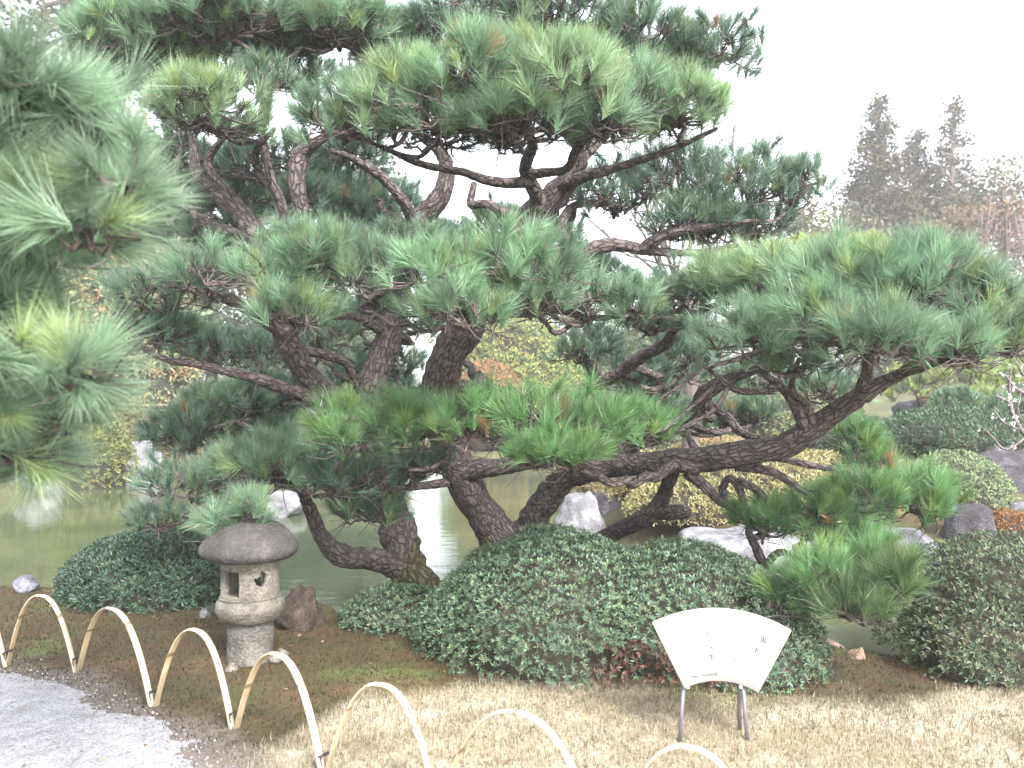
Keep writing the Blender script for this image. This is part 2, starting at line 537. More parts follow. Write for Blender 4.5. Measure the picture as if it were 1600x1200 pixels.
l.new(wz.outputs['Fac'], bp.inputs['Height']); l.new(bp.outputs[0], b.inputs['Normal'])
mb = MB()
mb.add([(-24, 4.6, -.25), (6, 4.6, -.25), (6, 24, -.25), (-24, 24, -.25)], [(0, 1, 2, 3)])
tag(mb.build('pond_water', m), 'murky olive green pond water', None, kind='structure')

# ---------------------------------------------------------------- grass and moss blades
def blades(n, xr, yr, mask, hl, cols, name, label, cat, width=.0022, lean=.6):
    x = R.uniform(*xr, n); y = R.uniform(*yr, n)
    ok = (mask(x, y) > R.random(n)) & (np.abs(x) < y * .64 + 1.2) & (poly_sd(x, y, POND) < -.1)
    x, y = x[ok], y[ok]; n = len(x)
    z = height(x, y) - .003
    b = np.stack([x, y, z], -1)
    a = R.uniform(0, 6.28, n)
    d = nrm(np.stack([np.cos(a) * lean * R.random(n), np.sin(a) * lean * R.random(n), np.ones(n)], -1))
    L = R.uniform(*hl, n)
    s = np.stack([-np.sin(a + 1), np.cos(a + 1), np.zeros(n)], -1) * width
    v = np.stack([b - s, b + s, b + d * L[:, None]], 1).reshape(-1, 3)
    c = cols[R.integers(0, len(cols), n)] * R.uniform(.6, 1.25, (n, 1))
    mb = MB()
    mb.add(v, np.arange(n * 3).reshape(-1, 3), np.repeat(c, 3, 0))
    return tag(mb.build(name, M_grass), label, cat, kind='stuff')


not_path = lambda x, y: (poly_sd(x, y, PATH) < -.03 + .1 * R.random(len(x))).astype(float)
blades(110000, (-1.9, 4.6), (2.6, 4.9), lambda x, y: grass_m(x, y) * not_path(x, y), (.014, .042),
       np.array([(.35, .305, .23), (.30, .25, .18), (.42, .375, .30), (.19, .16, .10), (.15, .15, .075), (.24, .17, .12)]), 'dry_grass', 'short straw coloured winter grass in front of the round shrubs', 'grass')
blades(110000, (-4, 4), (3.3, 6.9), lambda x, y: (1 - grass_m(x, y)) * not_path(x, y), (.008, .026),
       np.array([(.050, .039, .015), (.066, .043, .018), (.040, .043, .014), (.082, .046, .026), (.075, .09, .025), (.016, .012, .008)]), 'moss', 'low brown and olive moss around the stone lantern', 'moss', width=.003, lean=.9)


# ---------------------------------------------------------------- leaves
def leaf_batch(mb, p, d, up, L, W, col, fold=.25):
    """n folded leaves: base p, direction d, approximate normal up, length L, width W"""
    s = nrm(np.cross(d, up)); nn_ = np.cross(s, d)
    L, W = np.asarray(L)[:, None], np.asarray(W)[:, None]
    m_ = p + d * L * .55
    v = np.stack([p, m_ + s * W + nn_ * W * fold, p + d * L, m_ - s * W + nn_ * W * fold], 1).reshape(-1, 3)
    k = np.arange(len(p))[:, None] * 4
    f = np.concatenate([k + np.array([[0, 1, 2]]), k + np.array([[0, 2, 3]])])
    mb.add(v, f, np.repeat(col, 4, 0))


def rand_dirs(n):
    return nrm(R.normal(size=(n, 3)))


def lobe_surface(lobes, per_m2, zmin=-.15, thick=.18, bump=.10, freq=3.0, seed=0):
    """points on the outside of a union of ellipsoid mounds (cx,cy,cz,rx,ry,rz)"""
    P_, N_ = [], []
    for i, (cx, cy, cz, rx, ry, rz) in enumerate(lobes):
        area = 2 * math.pi * ((rx * ry) ** 1.6 / 3 + (rx * rz) ** 1.6 / 3 + (ry * rz) ** 1.6 / 3) ** (1 / 1.6)
        n = int(area * per_m2)
        d = rand_dirs(n)
        d[:, 2] = np.where(d[:, 2] < zmin, -d[:, 2], d[:, 2])
        rr = np.array([rx, ry, rz])
        t = 1 - thick * R.random(n) ** 1.6
        q = d * rr
        bmp = 1 + bump * (fbm(q[:, 0] + q[:, 2] * 1.3 + 7, q[:, 1] - q[:, 2] * .8 + 3, freq, seed) - .5) * 2
        q = np.array([cx, cy, cz]) + q * (t * bmp)[:, None]
        keep = np.ones(n, bool)
        for j, (ax, ay, az, sx, sy, sz) in enumerate(lobes):
            if j != i:
                keep &= (((q - np.array([ax, ay, az])) / np.array([sx, sy, sz])) ** 2).sum(1) > .75
        P_.append(q[keep]); N_.append(nrm(d / rr)[keep])
    return np.vstack(P_), np.vstack(N_)


def mound_core(lobes, k=.78, seed=0):
    mb = MB()
    for (cx, cy, cz, rx, ry, rz) in lobes:
        nu, nv = 22, 10
        v, f = [], []
        for i in range(nv + 1):
            el = -.35 + (math.pi / 2 + .35) * i / nv
            for j in range(nu):
                a = 2 * math.pi * j / nu
                d = Vector((math.cos(a) * math.cos(el), math.sin(a) * math.cos(el), math.sin(el)))
                q = k * (1 + .09 * mnoise.noise(d * 3 + Vector((seed, cx, cy))))
                v.append((cx + d.x * rx * q, cy + d.y * ry * q, cz + d.z * rz * q))
        for i in range(nv):
            for j in range(nu):
                f.append((i * nu + j, i * nu + (j + 1) % nu, (i + 1) * nu + (j + 1) % nu, (i + 1) * nu + j))
        mb.add(v, f, (.028, .024, .016))
    return mb


def shrub(name, label, lobes, leaf, per_m2, cols, cat='shrub', whorl=5, group=None, mat=None, bump=.10, freq=3.0, patch=None, seed=0, sink=0.02):
    """a clipped mound: added opaque core plus leaf whorls over it"""
    lb = []
    for (cx, cy, rx, ry, rz) in lobes:
        z0 = h1(cx, cy) - sink
        lb.append((cx, cy, z0 + rz * .18, rx, ry, rz * .82))
    t = thing(name, label, cat, (lobes[0][0], lobes[0][1], h1(lobes[0][0], lobes[0][1])), group)
    mound_core(lb, seed=seed).build('opaque_core', M_twig, t, smooth=True)  # dark filler core, added so the mound cannot be seen through
    p, nr = lobe_surface(lb, per_m2, bump=bump, freq=freq, seed=60 + seed)
    gz = height(p[:, 0], p[:, 1], False)
    ok = p[:, 2] > gz + .01
    p, nr = p[ok], nr[ok]
    n = len(p)
    cols = np.asarray(cols, float)
    tint = cols[R.integers(0, len(cols), n)] * (.6 + .8 * fbm(p[:, 0] * 1 + p[:, 2], p[:, 1] - p[:, 2], 6, 80 + seed))[:, None]
    if patch is not None:
        for (qx, qy, qz, qr, qc) in patch:
            dd = np.sqrt((((p - np.array([qx, qy, qz])) / np.array([1.5, 1.5, .7])) ** 2).sum(1))
            w = (dd < qr * R.uniform(.5, 1.2, n))
            w &= R.random(n) < .75
            tint[w] = np.array(qc) * R.uniform(.6, 1.4, (w.sum(), 1))
    axis = nrm(nr + np.array([0, 0, .35]) + R.normal(size=(n, 3)) * .35)
    u, w = perp(axis)
    mb = MB()
    a0 = R.uniform(0, 6.28, n)
    for k in range(whorl):
        a = a0 + k * 2 * math.pi / whorl + R.normal(size=n) * .2
        op = R.uniform(.55, 1.25, n)
        d = nrm(axis * np.cos(op)[:, None] + (u * np.cos(a)[:, None] + w * np.sin(a)[:, None]) * np.sin(op)[:, None])
        L = leaf * R.uniform(.65, 1.2, n)
        leaf_batch(mb, p, d, axis + R.normal(size=(n, 3)) * .15, L, L * .155, tint * R.uniform(.75, 1.25, (n, 1)))
    stuff(mb.build('foliage', mat or M_leaf, t))
    return t


# ---------------------------------------------------------------- pines
def tuft_template(n, L, spread=(.06, 1.02), w=.0016, shoot=.075):
    """one shoot of needles around +Z, base at the origin: (n,3,3)"""
    th = R.uniform(0, 6.28, n)
    el = R.uniform(*spread, n) * R.uniform(.7, 1, n)
    th = th + R.normal() * .5 * np.sin(th)
    d = np.stack([np.sin(el) * np.cos(th), np.sin(el) * np.sin(th), np.cos(el)], -1)
    b = np.zeros((n, 3)); b[:, 2] = R.uniform(0, shoot, n) - shoot * .4
    ll = L * R.uniform(.6, 1.12, n)
    s = nrm(np.cross(d, R.normal(size=(n, 3)))) * w
    tip = b + d * ll[:, None]
    tip[:, 2] -= ll * .06
    return np.stack([b - s, b + s, tip], 1)


def pine_pad(parent, lobe, limbs, dens=520, needles=112, L=.15, w=.0016, tint=(.145, .245, .150), up=.85, twigc=(.072, .057, .056), dead=.006, buds=.4, connect=True, deadtw=1.0, under=False):
    """one cloud of foliage: bough (twig network) part with needles as its sub-part"""
    cx, cy, cz, rx, ry, rz = lobe
    n = max(10, int(math.pi * rx * ry * dens))
    # shoots stand over a dome, a few below its rim
    a = R.uniform(0, 6.28, n); q = np.sqrt(R.random(n))
    ux, uy = q * np.cos(a), q * np.sin(a)
    dome = np.sqrt(np.maximum(0, 1 - q * q))
    lay = R.random(n)
    zz = np.where(lay < .68, dome * R.uniform(.75, 1.0, n), dome * R.uniform(.0, .7, n)) - .35 * (lay > .9)
    zz = zz * 1.35 - .45
    sgn = np.ones(n)
    if under:
        sgn = np.where(R.random(n) < .45, -1.0, 1.0)
        zz = dome * sgn * R.uniform(.35, 1, n)
    lump = (fbm(ux * rx + cx * 3, uy * ry + cy * 3, 5, int(abs(cx * 91 + cz * 37)) % 90) - .5)
    gap = fbm(ux * rx + cx * 5, uy * ry + cz * 5, 4.5, int(abs(cy * 57 + cz * 23)) % 90, 2) > .30
    if gap.sum() < 12: gap[:] = True
    a, q, ux, uy, dome, zz, lump, sgn = (k_[gap] for k_ in (a, q, ux, uy, dome, zz, lump, sgn)); n = len(q)
    stray = np.where(R.random(n) < .10, R.uniform(.03, .10, n), 0)
    p = np.stack([cx + ux * (rx + stray * .6), cy + uy * (ry + stray * .6), cz + (zz + lump * .8) * rz + stray * dome], -1)
    outw = np.stack([ux, uy, dome * .6 * sgn + .1], -1)
    ax = nrm(outw * .75 + np.array([0, 0, up]) + R.normal(size=(n, 3)) * .42)
    hub = np.array([cx, cy, cz - rz * (.1 if under else .62)])
    # needles
    u, v_ = perp(ax)
    c0 = np.asarray(tint) * R.uniform(.72, 1.3, (n, 1))
    yel = R.random(n) < .10
    c0[yel] = c0[yel] * np.array([1.3, 1.1, .8])
    dd = R.random(n) < dead
    c0[dd] = np.array([.26, .15, .07]) * R.uniform(.7, 1.3, (dd.sum(), 1))
    mb = MB()
    for ti in range(5):
        sel = np.where(np.arange(n) % 5 == ti)[0]
        if len(sel) == 0: continue
        T = tuft_template(needles, L, w=w)
        sc_ = R.uniform(.6, 1.2, len(sel))[:, None, None, None]
        Tl = T[None] * sc_
        V = p[sel][:, None, None, :] + Tl[..., 0:1] * u[sel][:, None, None, :] + Tl[..., 1:2] * v_[sel][:, None, None, :] + Tl[..., 2:3] * ax[sel][:, None, None, :]
        cc = np.repeat(c0[sel], needles * 3, 0)
        jit = np.repeat(R.uniform(.75, 1.3, len(sel) * needles), 3)[:, None]
        mb.add(V.reshape(-1, 3), np.arange(len(sel) * needles * 3).reshape(-1, 3), cc * jit)
    if buds:
        s = np.where(R.random(n) < buds)[0]
        tip = p[s] + ax[s] * .05
        tubes(mb, np.stack([tip, tip + ax[s] * .012, tip + ax[s] * .034], 1), np.tile([.0035, .004, .0008], (len(s), 1)), 4, (.42, .36, .27))
    # twig network
    tw = MB()
    tc_ = np.asarray(twigc)
    def link(A, B, ra, rb, sides, sag):
        m_ = len(A)
        if m_ == 0: return
        if sides == 3:
            k1 = (A + B) / 2 + R.normal(size=(m_, 3)) * sag
            tubes(tw, np.stack([A, k1, B], 1), np.stack([np.full(m_, ra), np.full(m_, (ra + rb) / 2), np.full(m_, rb)], 1), 3, np.repeat(tc_ * R.uniform(.7, 1.3, (m_, 1)), 9, 0))
            return
        k1 = A * .66 + B * .34 + R.normal(size=(m_, 3)) * sag
        k2 = A * .33 + B * .67 + R.normal(size=(m_, 3)) * sag
        rr = np.stack([np.full(m_, ra), np.full(m_, ra * .67 + rb * .33), np.full(m_, ra * .33 + rb * .67), np.full(m_, rb)], 1) * R.uniform(.8, 1.25, (m_, 1))
        tubes(tw, np.stack([A, k1, k2, B], 1), rr, sides, np.repeat(tc_ * R.uniform(.7, 1.3, (m_, 1)), 4 * sides, 0))
    m1 = max(3, n // 4)
    s1 = R.choice(n, m1, replace=False)
    N1 = p[s1] * .72 + hub * .28 + np.stack([R.normal(size=m1) * .02, R.normal(size=m1) * .02, -R.uniform(.01, .05, m1)], -1)
    j = ((p[:, None] - N1[None]) ** 2).sum(-1).argmin(1)
    link(N1[j], p + ax * .03, .0042, .0028, 3, .008)
    nd_ = max(4, int(n * deadtw))
    jj = R.integers(0, m1, nd_)
    dt = nrm(R.normal(size=(nd_, 3)) * np.array([1, 1, .45]) + (N1[jj] - hub) * 2.0) * R.uniform(.06, .22, (nd_, 1))
    link(N1[jj], N1[jj] + dt, .0040, .0018, 3, .016)
    m2 = max(2, m1 // 4)
    s2 = R.choice(m1, m2, replace=False)
    N2 = N1[s2] * .55 + hub * .45 + np.stack([R.normal(size=m2) * .02, R.normal(size=m2) * .02, -R.uniform(.0, .03, m2)], -1)
    j = ((N1[:, None] - N2[None]) ** 2).sum(-1).argmin(1)
    link(N2[j], N1, .0075, .0045, 4, .014)
    m3 = max(1, min(4, m2 // 4))
    N3 = N2[R.choice(m2, m3, replace=False)] * .3 + hub * .7
    j = ((N2[:, None] - N3[None]) ** 2).sum(-1).argmin(1)
    link(N3[j], N2, .012, .008, 6, .02)
    link(np.repeat(hub[None], m3, 0), N3, .016, .012, 6, .02)
    if connect and limbs is not None:
        dv = limbs[:, :3] - hub
        cost = np.linalg.norm(dv, axis=1) + np.maximum(0, dv[:, 2] - .02) * .8
        b_ = limbs[cost.argmin()]
        dist = np.linalg.norm(b_[:3] - hub)
        r0 = min(b_[3] * .75, .014 + dist * .022)
        k_ = max(3, int(dist / .1))
        ts = np.linspace(0, 1, k_)
        ctrl = [np.r_[b_[:3] * (1 - t) + hub * t + np.array([*(R.normal(size=2) * .035), -.10 * math.sin(math.pi * t) * dist + R.normal() * .02]) * (0 < t < 1), r0 * (1 - t) + .013 * t] for t in ts]
        lm = MB()
        limb_tube(lm, ctrl, sides=9, step=.03, rough=.25, wig=.03, seed=R.random() * 50)
        lm.build('limb', M_bark, parent, smooth=True)
    bo = tw.build('bough', M_twig, parent, smooth=True)
    stuff(mb.build('needles', M_needle, bo))
    return bo


def pine(name, label, limbs_px, lobes_px, cat='pine tree', part_names=None, base=None, group=None, girth=.72, **kw):
    """limbs in photo pixels with depth (px,py,d,r_px); lobes (px,py,hw,hh,d[,opts])"""
    LB = []
    for L_ in limbs_px:
        LB.append(np.array([np.r_[P(a, b, d), r * girth * d / F] for (a, b, d, r) in L_]))
    b0 = LB[0][0][:3] if base is None else base
    t = thing(name, label, cat, (b0[0], b0[1], h1(b0[0], b0[1])), group)
    pts = []
    for i, c in enumerate(LB):
        mb = MB()
        big = c[:, 3].max() > .06
        pts.append(limb_tube(mb, c, sides=18 if big else 10, step=.028 if big else .03, rough=.2 if big else .17, wig=.02, seed=i * 1.7 + 3))
        if i == 0:
            mb.c = [np.where((q[:, 2:3] < .30 + .12 * np.sin(q[:, 0:1] * 25)), np.array([[.75, .85, .45]]), np.array([[1.0, 1, 1]])) for q in mb.v]
        mb.build('trunk' if i == 0 else 'limb', M_bark, t, smooth=True)
    pts = np.vstack(pts)
    for lo in lobes_px:
        px, py, hw, hh, d = lo[:5]
        o = dict(kw)
        if len(lo) > 5: o.update(lo[5])
        c = P(px, py, d)
        rx, rz = hw * d / F, hh * d / F
        ry = o.pop('ry', min(max(rx, .2), .5))
        ins = .055; rx *= 1.03; rz *= .98
        pine_pad(t, (c[0], c[1], c[2] - .03, max(rx - ins, .06), max(ry - ins, .06), max(rz - ins, .04)), pts, **o)
    return t


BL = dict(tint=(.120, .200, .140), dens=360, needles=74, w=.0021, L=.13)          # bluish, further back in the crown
YG = dict(tint=(.205, .310, .172))          # yellower growth, with top-pad highlights painted into the tint
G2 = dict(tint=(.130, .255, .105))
LG = dict(tint=(.165, .280, .162))  # lighter green; needle highlights of the upper pads painted in
pineA_limbs = [
    [(655, 945, 6.3, 60), (640, 895, 6.3, 46), (620, 820, 6.3, 39), (597, 740, 6.25, 36), (580, 660, 6.2, 34), (580, 600, 6.2, 32), (600, 540, 6.2, 28), (618, 490, 6.2, 25), (630, 430, 6.2, 23), (648, 360, 6.1, 24), (690, 300, 6.0, 21), (693, 250, 6.0, 15), (660, 215, 5.9, 9), (620, 190, 5.7, 5)],
    [(625, 885, 6.25, 26), (575, 872, 6.1, 24), (530, 866, 5.95, 24), (500, 835, 5.85, 17), (483, 790, 5.75, 14), (462, 762, 5.6, 10), (400, 748, 5.4, 7), (340, 765, 5.3, 4)],
    [(578, 652, 6.15, 28), (512, 618, 5.9, 27), (468, 565, 5.7, 26), (442, 505, 5.5, 25), (430, 430, 5.55, 22), (400, 365, 5.6, 21), (350, 310, 5.6, 18), (312, 275, 5.6, 13), (300, 225, 5.6, 9), (280, 180, 5.5, 5)],
    [(450, 520, 5.5, 20), (400, 492, 5.35, 17), (345, 462, 5.2, 12), (270, 445, 5.1, 5)],
    [(535, 632, 6.0, 17), (455, 612, 5.7, 16), (400, 592, 5.5, 12), (330, 572, 5.4, 9), (240, 552, 5.3, 6), (190, 500, 5.2, 3)],
    [(560, 610, 6.1, 9), (540, 565, 5.95, 10), (500, 552, 5.8, 11), (462, 545, 5.65, 10)],
    [(425, 400, 5.6, 15), (442, 340, 5.55, 12), (432, 300, 5.5, 11), (405, 272, 5.5, 10), (398, 235, 5.4, 8), (430, 200, 5.3, 5)],
    [(420, 385, 5.65, 13), (385, 330, 5.62, 12), (340, 285, 5.6, 11), (325, 250, 5.6, 9), (350, 215, 5.5, 6)],
    [(432, 440, 5.52, 15), (458, 390, 5.3, 15), (472, 340, 5.15, 15), (464, 285, 5.1, 19), (472, 240, 5.1, 20), (505, 215, 5.0, 9), (540, 190, 4.9, 5)],
    [(650, 350, 6.1, 14), (625, 310, 5.9, 12), (595, 275, 5.8, 11), (555, 250, 5.6, 8), (520, 235, 5.3, 5)],
    [(612, 530, 6.2, 16), (570, 500, 6.0, 10), (520, 490, 5.6, 8), (470, 470, 5.1, 6)],
    [(400, 370, 5.6, 10), (330, 350, 5.7, 12), (290, 320, 5.7, 11), (275, 280, 5.7, 8), (285, 230, 5.7, 5)],
    [(440, 330, 5.5, 6), (420, 260, 5.4, 9), (410, 180, 5.4, 9), (430, 120, 5.4, 7), (470, 70, 5.4, 4)],
    [(588, 700, 6.22, 9), (520, 700, 5.9, 8), (470, 680, 6.2, 8), (420, 690, 6.3, 9), (370, 660, 6.4, 6), (330, 670, 6.4, 4)],
    [(590, 770, 6.2, 11), (520, 760, 5.7, 7), (460, 752, 5.3, 5), (390, 790, 4.9, 4)],
]
pineA_lobes = [
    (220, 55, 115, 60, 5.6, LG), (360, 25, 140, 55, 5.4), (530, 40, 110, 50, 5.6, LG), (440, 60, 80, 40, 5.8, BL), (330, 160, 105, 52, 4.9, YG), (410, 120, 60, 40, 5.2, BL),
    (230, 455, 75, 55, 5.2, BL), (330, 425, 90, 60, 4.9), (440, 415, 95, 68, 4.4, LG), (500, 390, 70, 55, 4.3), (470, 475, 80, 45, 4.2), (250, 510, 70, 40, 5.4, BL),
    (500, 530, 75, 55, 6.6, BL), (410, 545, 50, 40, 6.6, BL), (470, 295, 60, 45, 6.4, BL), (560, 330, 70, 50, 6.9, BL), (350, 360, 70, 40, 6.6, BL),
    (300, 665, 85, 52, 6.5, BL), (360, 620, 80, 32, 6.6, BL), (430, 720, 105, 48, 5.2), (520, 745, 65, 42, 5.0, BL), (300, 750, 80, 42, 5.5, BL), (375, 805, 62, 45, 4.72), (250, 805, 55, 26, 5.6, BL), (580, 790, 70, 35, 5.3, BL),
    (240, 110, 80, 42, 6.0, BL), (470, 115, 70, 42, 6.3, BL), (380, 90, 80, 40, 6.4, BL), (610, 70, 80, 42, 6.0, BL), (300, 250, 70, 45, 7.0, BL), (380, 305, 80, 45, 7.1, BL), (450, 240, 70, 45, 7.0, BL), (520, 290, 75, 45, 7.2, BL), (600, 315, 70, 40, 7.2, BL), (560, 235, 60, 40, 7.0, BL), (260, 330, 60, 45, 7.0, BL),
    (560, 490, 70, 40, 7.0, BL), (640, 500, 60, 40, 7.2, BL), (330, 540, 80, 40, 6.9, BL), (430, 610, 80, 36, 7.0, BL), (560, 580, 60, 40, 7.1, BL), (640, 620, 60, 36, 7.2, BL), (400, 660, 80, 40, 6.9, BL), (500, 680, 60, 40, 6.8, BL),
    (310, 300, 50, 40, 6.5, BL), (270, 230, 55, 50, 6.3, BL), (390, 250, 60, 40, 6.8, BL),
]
pineB_limbs = [
    [(800, 930, 6.6, 52), (782, 845, 6.5, 42), (748, 795, 6.4, 38), (722, 745, 6.3, 37), (700, 690, 6.2, 36), (685, 620, 6.1, 38), (700, 560, 5.9, 39), (742, 488, 5.7, 37), (790, 400, 5.5, 40), (833, 340, 5.4, 38), (875, 295, 5.3, 27), (905, 255, 5.2, 17), (890, 205, 5.1, 9)],
    [(795, 880, 6.6, 42), (832, 815, 6.5, 34), (856, 775, 6.3, 31), (895, 742, 6.1, 26), (955, 730, 5.8, 24), (1040, 722, 5.4, 27), (1150, 712, 5.0, 28), (1240, 690, 4.8, 27), (1290, 655, 4.7, 23), (1350, 615, 4.5, 19), (1400, 588, 4.4, 14), (1470, 565, 4.2, 10), (1530, 545, 4.1, 6), (1590, 525, 4.0, 3)],
    [(715, 738, 6.25, 24), (800, 727, 6.1, 18), (870, 716, 5.95, 18), (955, 728, 5.8, 20)],
    [(700, 730, 6.2, 13), (660, 712, 5.9, 10), (610, 728, 5.5, 7), (545, 757, 5.2, 5), (500, 755, 5.1, 3)],
    [(722, 752, 6.3, 11), (660, 758, 6.1, 9), (590, 765, 5.9, 6)],
    [(1265, 675, 4.75, 20), (1250, 640, 4.7, 16), (1222, 605, 4.6, 11), (1190, 580, 4.5, 5)],
    [(1275, 668, 4.72, 14), (1262, 630, 4.65, 9), (1240, 600, 4.5, 7), (1250, 560, 4.4, 5)],
    [(1350, 615, 4.5, 16), (1357, 582, 4.4, 14), (1352, 555, 4.3, 9), (1330, 530, 4.2, 5)],
    [(1390, 592, 4.4, 8), (1430, 560, 4.2, 6), (1450, 520, 4.0, 4)],
    [(850, 940, 6.6, 26), (905, 870, 6.45, 20), (950, 835, 6.25, 19), (995, 815, 6.0, 19), (1028, 790, 5.8, 18), (1043, 755, 5.6, 15), (1058, 725, 5.4, 16)],
    [(1005, 808, 5.95, 15), (1040, 800, 5.8, 17), (1072, 797, 5.65, 16)],
    [(1075, 735, 5.3, 15), (1105, 765, 5.3, 12), (1125, 785, 5.3, 9), (1160, 800, 5.25, 5)],
    [(1132, 790, 5.35, 10), (1130, 765, 5.3, 9), (1140, 750, 5.25, 8), (1155, 770, 5.2, 9), (1160, 792, 5.2, 7)],
    [(1155, 748, 5.2, 9), (1185, 765, 5.1, 8), (1205, 790, 5.1, 6)],
    [(905, 738, 6.0, 18), (980, 700, 5.85, 18), (1045, 665, 5.7, 19), (1085, 642, 5.6, 19), (1102, 612, 5.5, 19), (1140, 595, 5.4, 15), (1200, 575, 5.2, 8)],
    [(1105, 632, 5.5, 11), (1135, 650, 5.4, 10), (1162, 678, 5.3, 9), (1225, 692, 5.1, 7)],
    [(1110, 730, 5.2, 11), (1085, 700, 5.3, 9), (1075, 680, 5.4, 7)],
    [(800, 388, 5.48, 20), (850, 398, 5.6, 20), (900, 397, 5.8, 17), (950, 385, 5.85, 16), (1010, 392, 5.85, 11), (1085, 396, 5.8, 8), (1160, 380, 5.7, 4)],
    [(1005, 388, 5.85, 13), (1040, 365, 5.75, 12), (1090, 355, 5.7, 8), (1180, 345, 5.6, 4)],
    [(890, 395, 5.75, 12), (880, 350, 6.0, 11), (900, 320, 6.1, 9), (960, 315, 6.1, 6)],
    [(845, 325, 5.35, 18), (822, 268, 5.1, 15), (828, 225, 4.8, 12), (812, 190, 4.5, 7), (780, 160, 4.3, 4)],
    [(880, 292, 5.25, 16), (925, 270, 5.0, 12), (985, 256, 4.9, 9), (1045, 232, 4.75, 7), (1120, 200, 4.65, 4)],
    [(830, 270, 5.1, 12), (880, 265, 4.8, 9), (900, 235, 4.6, 10), (930, 195, 4.4, 8)],
    [(830, 285, 5.15, 13), (770, 285, 5.0, 11), (725, 270, 4.85, 9), (670, 260, 4.7, 8), (610, 235, 4.5, 6), (540, 212, 4.4, 4)],
    [(820, 350, 5.4, 13), (760, 320, 5.7, 10), (735, 318, 5.8, 9), (742, 285, 5.8, 7)],
    [(760, 460, 5.6, 13), (800, 490, 5.2, 9), (860, 482, 4.9, 11), (920, 496, 4.7, 7), (985, 490, 4.7, 4)],
    [(735, 475, 5.5, 10), (690, 470, 5.0, 8), (620, 475, 4.6, 7), (560, 480, 4.4, 5)],
    [(700, 600, 6.1, 16), (830, 615, 6.4, 14), (940, 600, 6.3, 14), (1000, 560, 6.0, 14), (1040, 535, 5.7, 13), (1065, 505, 5.4, 9), (1130, 470, 4.9, 6)],
    [(1180, 712, 5.0, 9), (1240, 722, 5.0, 8), (1330, 738, 5.1, 6), (1395, 748, 5.1, 3)],
    [(1150, 728, 5.1, 13), (1200, 735, 5.0, 10), (1235, 752, 5.0, 9), (1260, 770, 4.95, 7), (1290, 768, 4.9, 5), (1350, 790, 4.9, 4)],
    [(905, 255, 5.2, 12), (960, 190, 5.3, 9), (1000, 130, 5.4, 7), (1080, 105, 5.5, 5), (1150, 90, 5.5, 3)],
    [(960, 190, 5.3, 7), (930, 110, 5.4, 6), (860, 60, 5.4, 4)],
    [(1210, 610, 4.6, 8), (1150, 610, 4.5, 7), (1100, 575, 4.4, 4)],
]
pineB_lobes = [
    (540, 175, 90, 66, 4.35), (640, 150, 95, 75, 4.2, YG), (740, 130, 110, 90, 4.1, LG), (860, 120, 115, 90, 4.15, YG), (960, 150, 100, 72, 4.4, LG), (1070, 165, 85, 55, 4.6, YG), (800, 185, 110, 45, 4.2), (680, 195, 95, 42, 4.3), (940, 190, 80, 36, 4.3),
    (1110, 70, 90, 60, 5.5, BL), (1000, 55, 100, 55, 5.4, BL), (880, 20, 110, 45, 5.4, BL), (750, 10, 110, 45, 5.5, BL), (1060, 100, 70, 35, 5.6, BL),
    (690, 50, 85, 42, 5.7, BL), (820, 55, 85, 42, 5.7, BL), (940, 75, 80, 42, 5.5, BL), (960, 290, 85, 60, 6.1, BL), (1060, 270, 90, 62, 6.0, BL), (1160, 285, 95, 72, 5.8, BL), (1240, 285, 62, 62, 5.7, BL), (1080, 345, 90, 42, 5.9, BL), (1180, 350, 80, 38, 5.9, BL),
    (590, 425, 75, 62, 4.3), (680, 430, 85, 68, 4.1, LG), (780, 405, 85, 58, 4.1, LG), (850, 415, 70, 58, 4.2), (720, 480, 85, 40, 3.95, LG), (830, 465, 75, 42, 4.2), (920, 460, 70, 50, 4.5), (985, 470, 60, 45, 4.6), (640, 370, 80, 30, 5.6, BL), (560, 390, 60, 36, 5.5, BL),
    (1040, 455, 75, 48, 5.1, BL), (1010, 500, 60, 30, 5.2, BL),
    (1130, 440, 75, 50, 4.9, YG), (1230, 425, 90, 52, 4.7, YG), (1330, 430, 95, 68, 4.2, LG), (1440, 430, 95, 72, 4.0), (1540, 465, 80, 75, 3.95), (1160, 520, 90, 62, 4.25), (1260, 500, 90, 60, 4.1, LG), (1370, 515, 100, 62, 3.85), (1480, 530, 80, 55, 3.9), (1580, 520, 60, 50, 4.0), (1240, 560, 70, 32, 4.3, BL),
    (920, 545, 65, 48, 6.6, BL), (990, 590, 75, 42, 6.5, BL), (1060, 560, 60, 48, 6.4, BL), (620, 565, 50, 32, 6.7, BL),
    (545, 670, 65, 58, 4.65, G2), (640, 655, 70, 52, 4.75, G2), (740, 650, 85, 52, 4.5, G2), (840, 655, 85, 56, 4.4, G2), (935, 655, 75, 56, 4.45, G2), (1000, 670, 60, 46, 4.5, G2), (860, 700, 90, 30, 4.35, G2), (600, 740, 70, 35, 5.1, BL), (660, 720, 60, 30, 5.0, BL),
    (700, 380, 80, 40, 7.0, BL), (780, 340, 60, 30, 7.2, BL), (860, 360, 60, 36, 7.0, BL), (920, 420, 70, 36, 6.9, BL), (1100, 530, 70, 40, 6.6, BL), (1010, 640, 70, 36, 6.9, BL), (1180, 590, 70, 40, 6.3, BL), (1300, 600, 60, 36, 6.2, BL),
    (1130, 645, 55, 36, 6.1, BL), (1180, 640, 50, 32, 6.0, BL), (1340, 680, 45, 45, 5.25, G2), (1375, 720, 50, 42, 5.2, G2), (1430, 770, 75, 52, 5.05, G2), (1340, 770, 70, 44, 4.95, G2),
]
pine('old_black_pine', 'old pine with thick grey trunk rising beside the stone lantern, boughs spreading over the lantern', pineA_limbs, pineA_lobes, group='gnarled garden pines on the near bank')
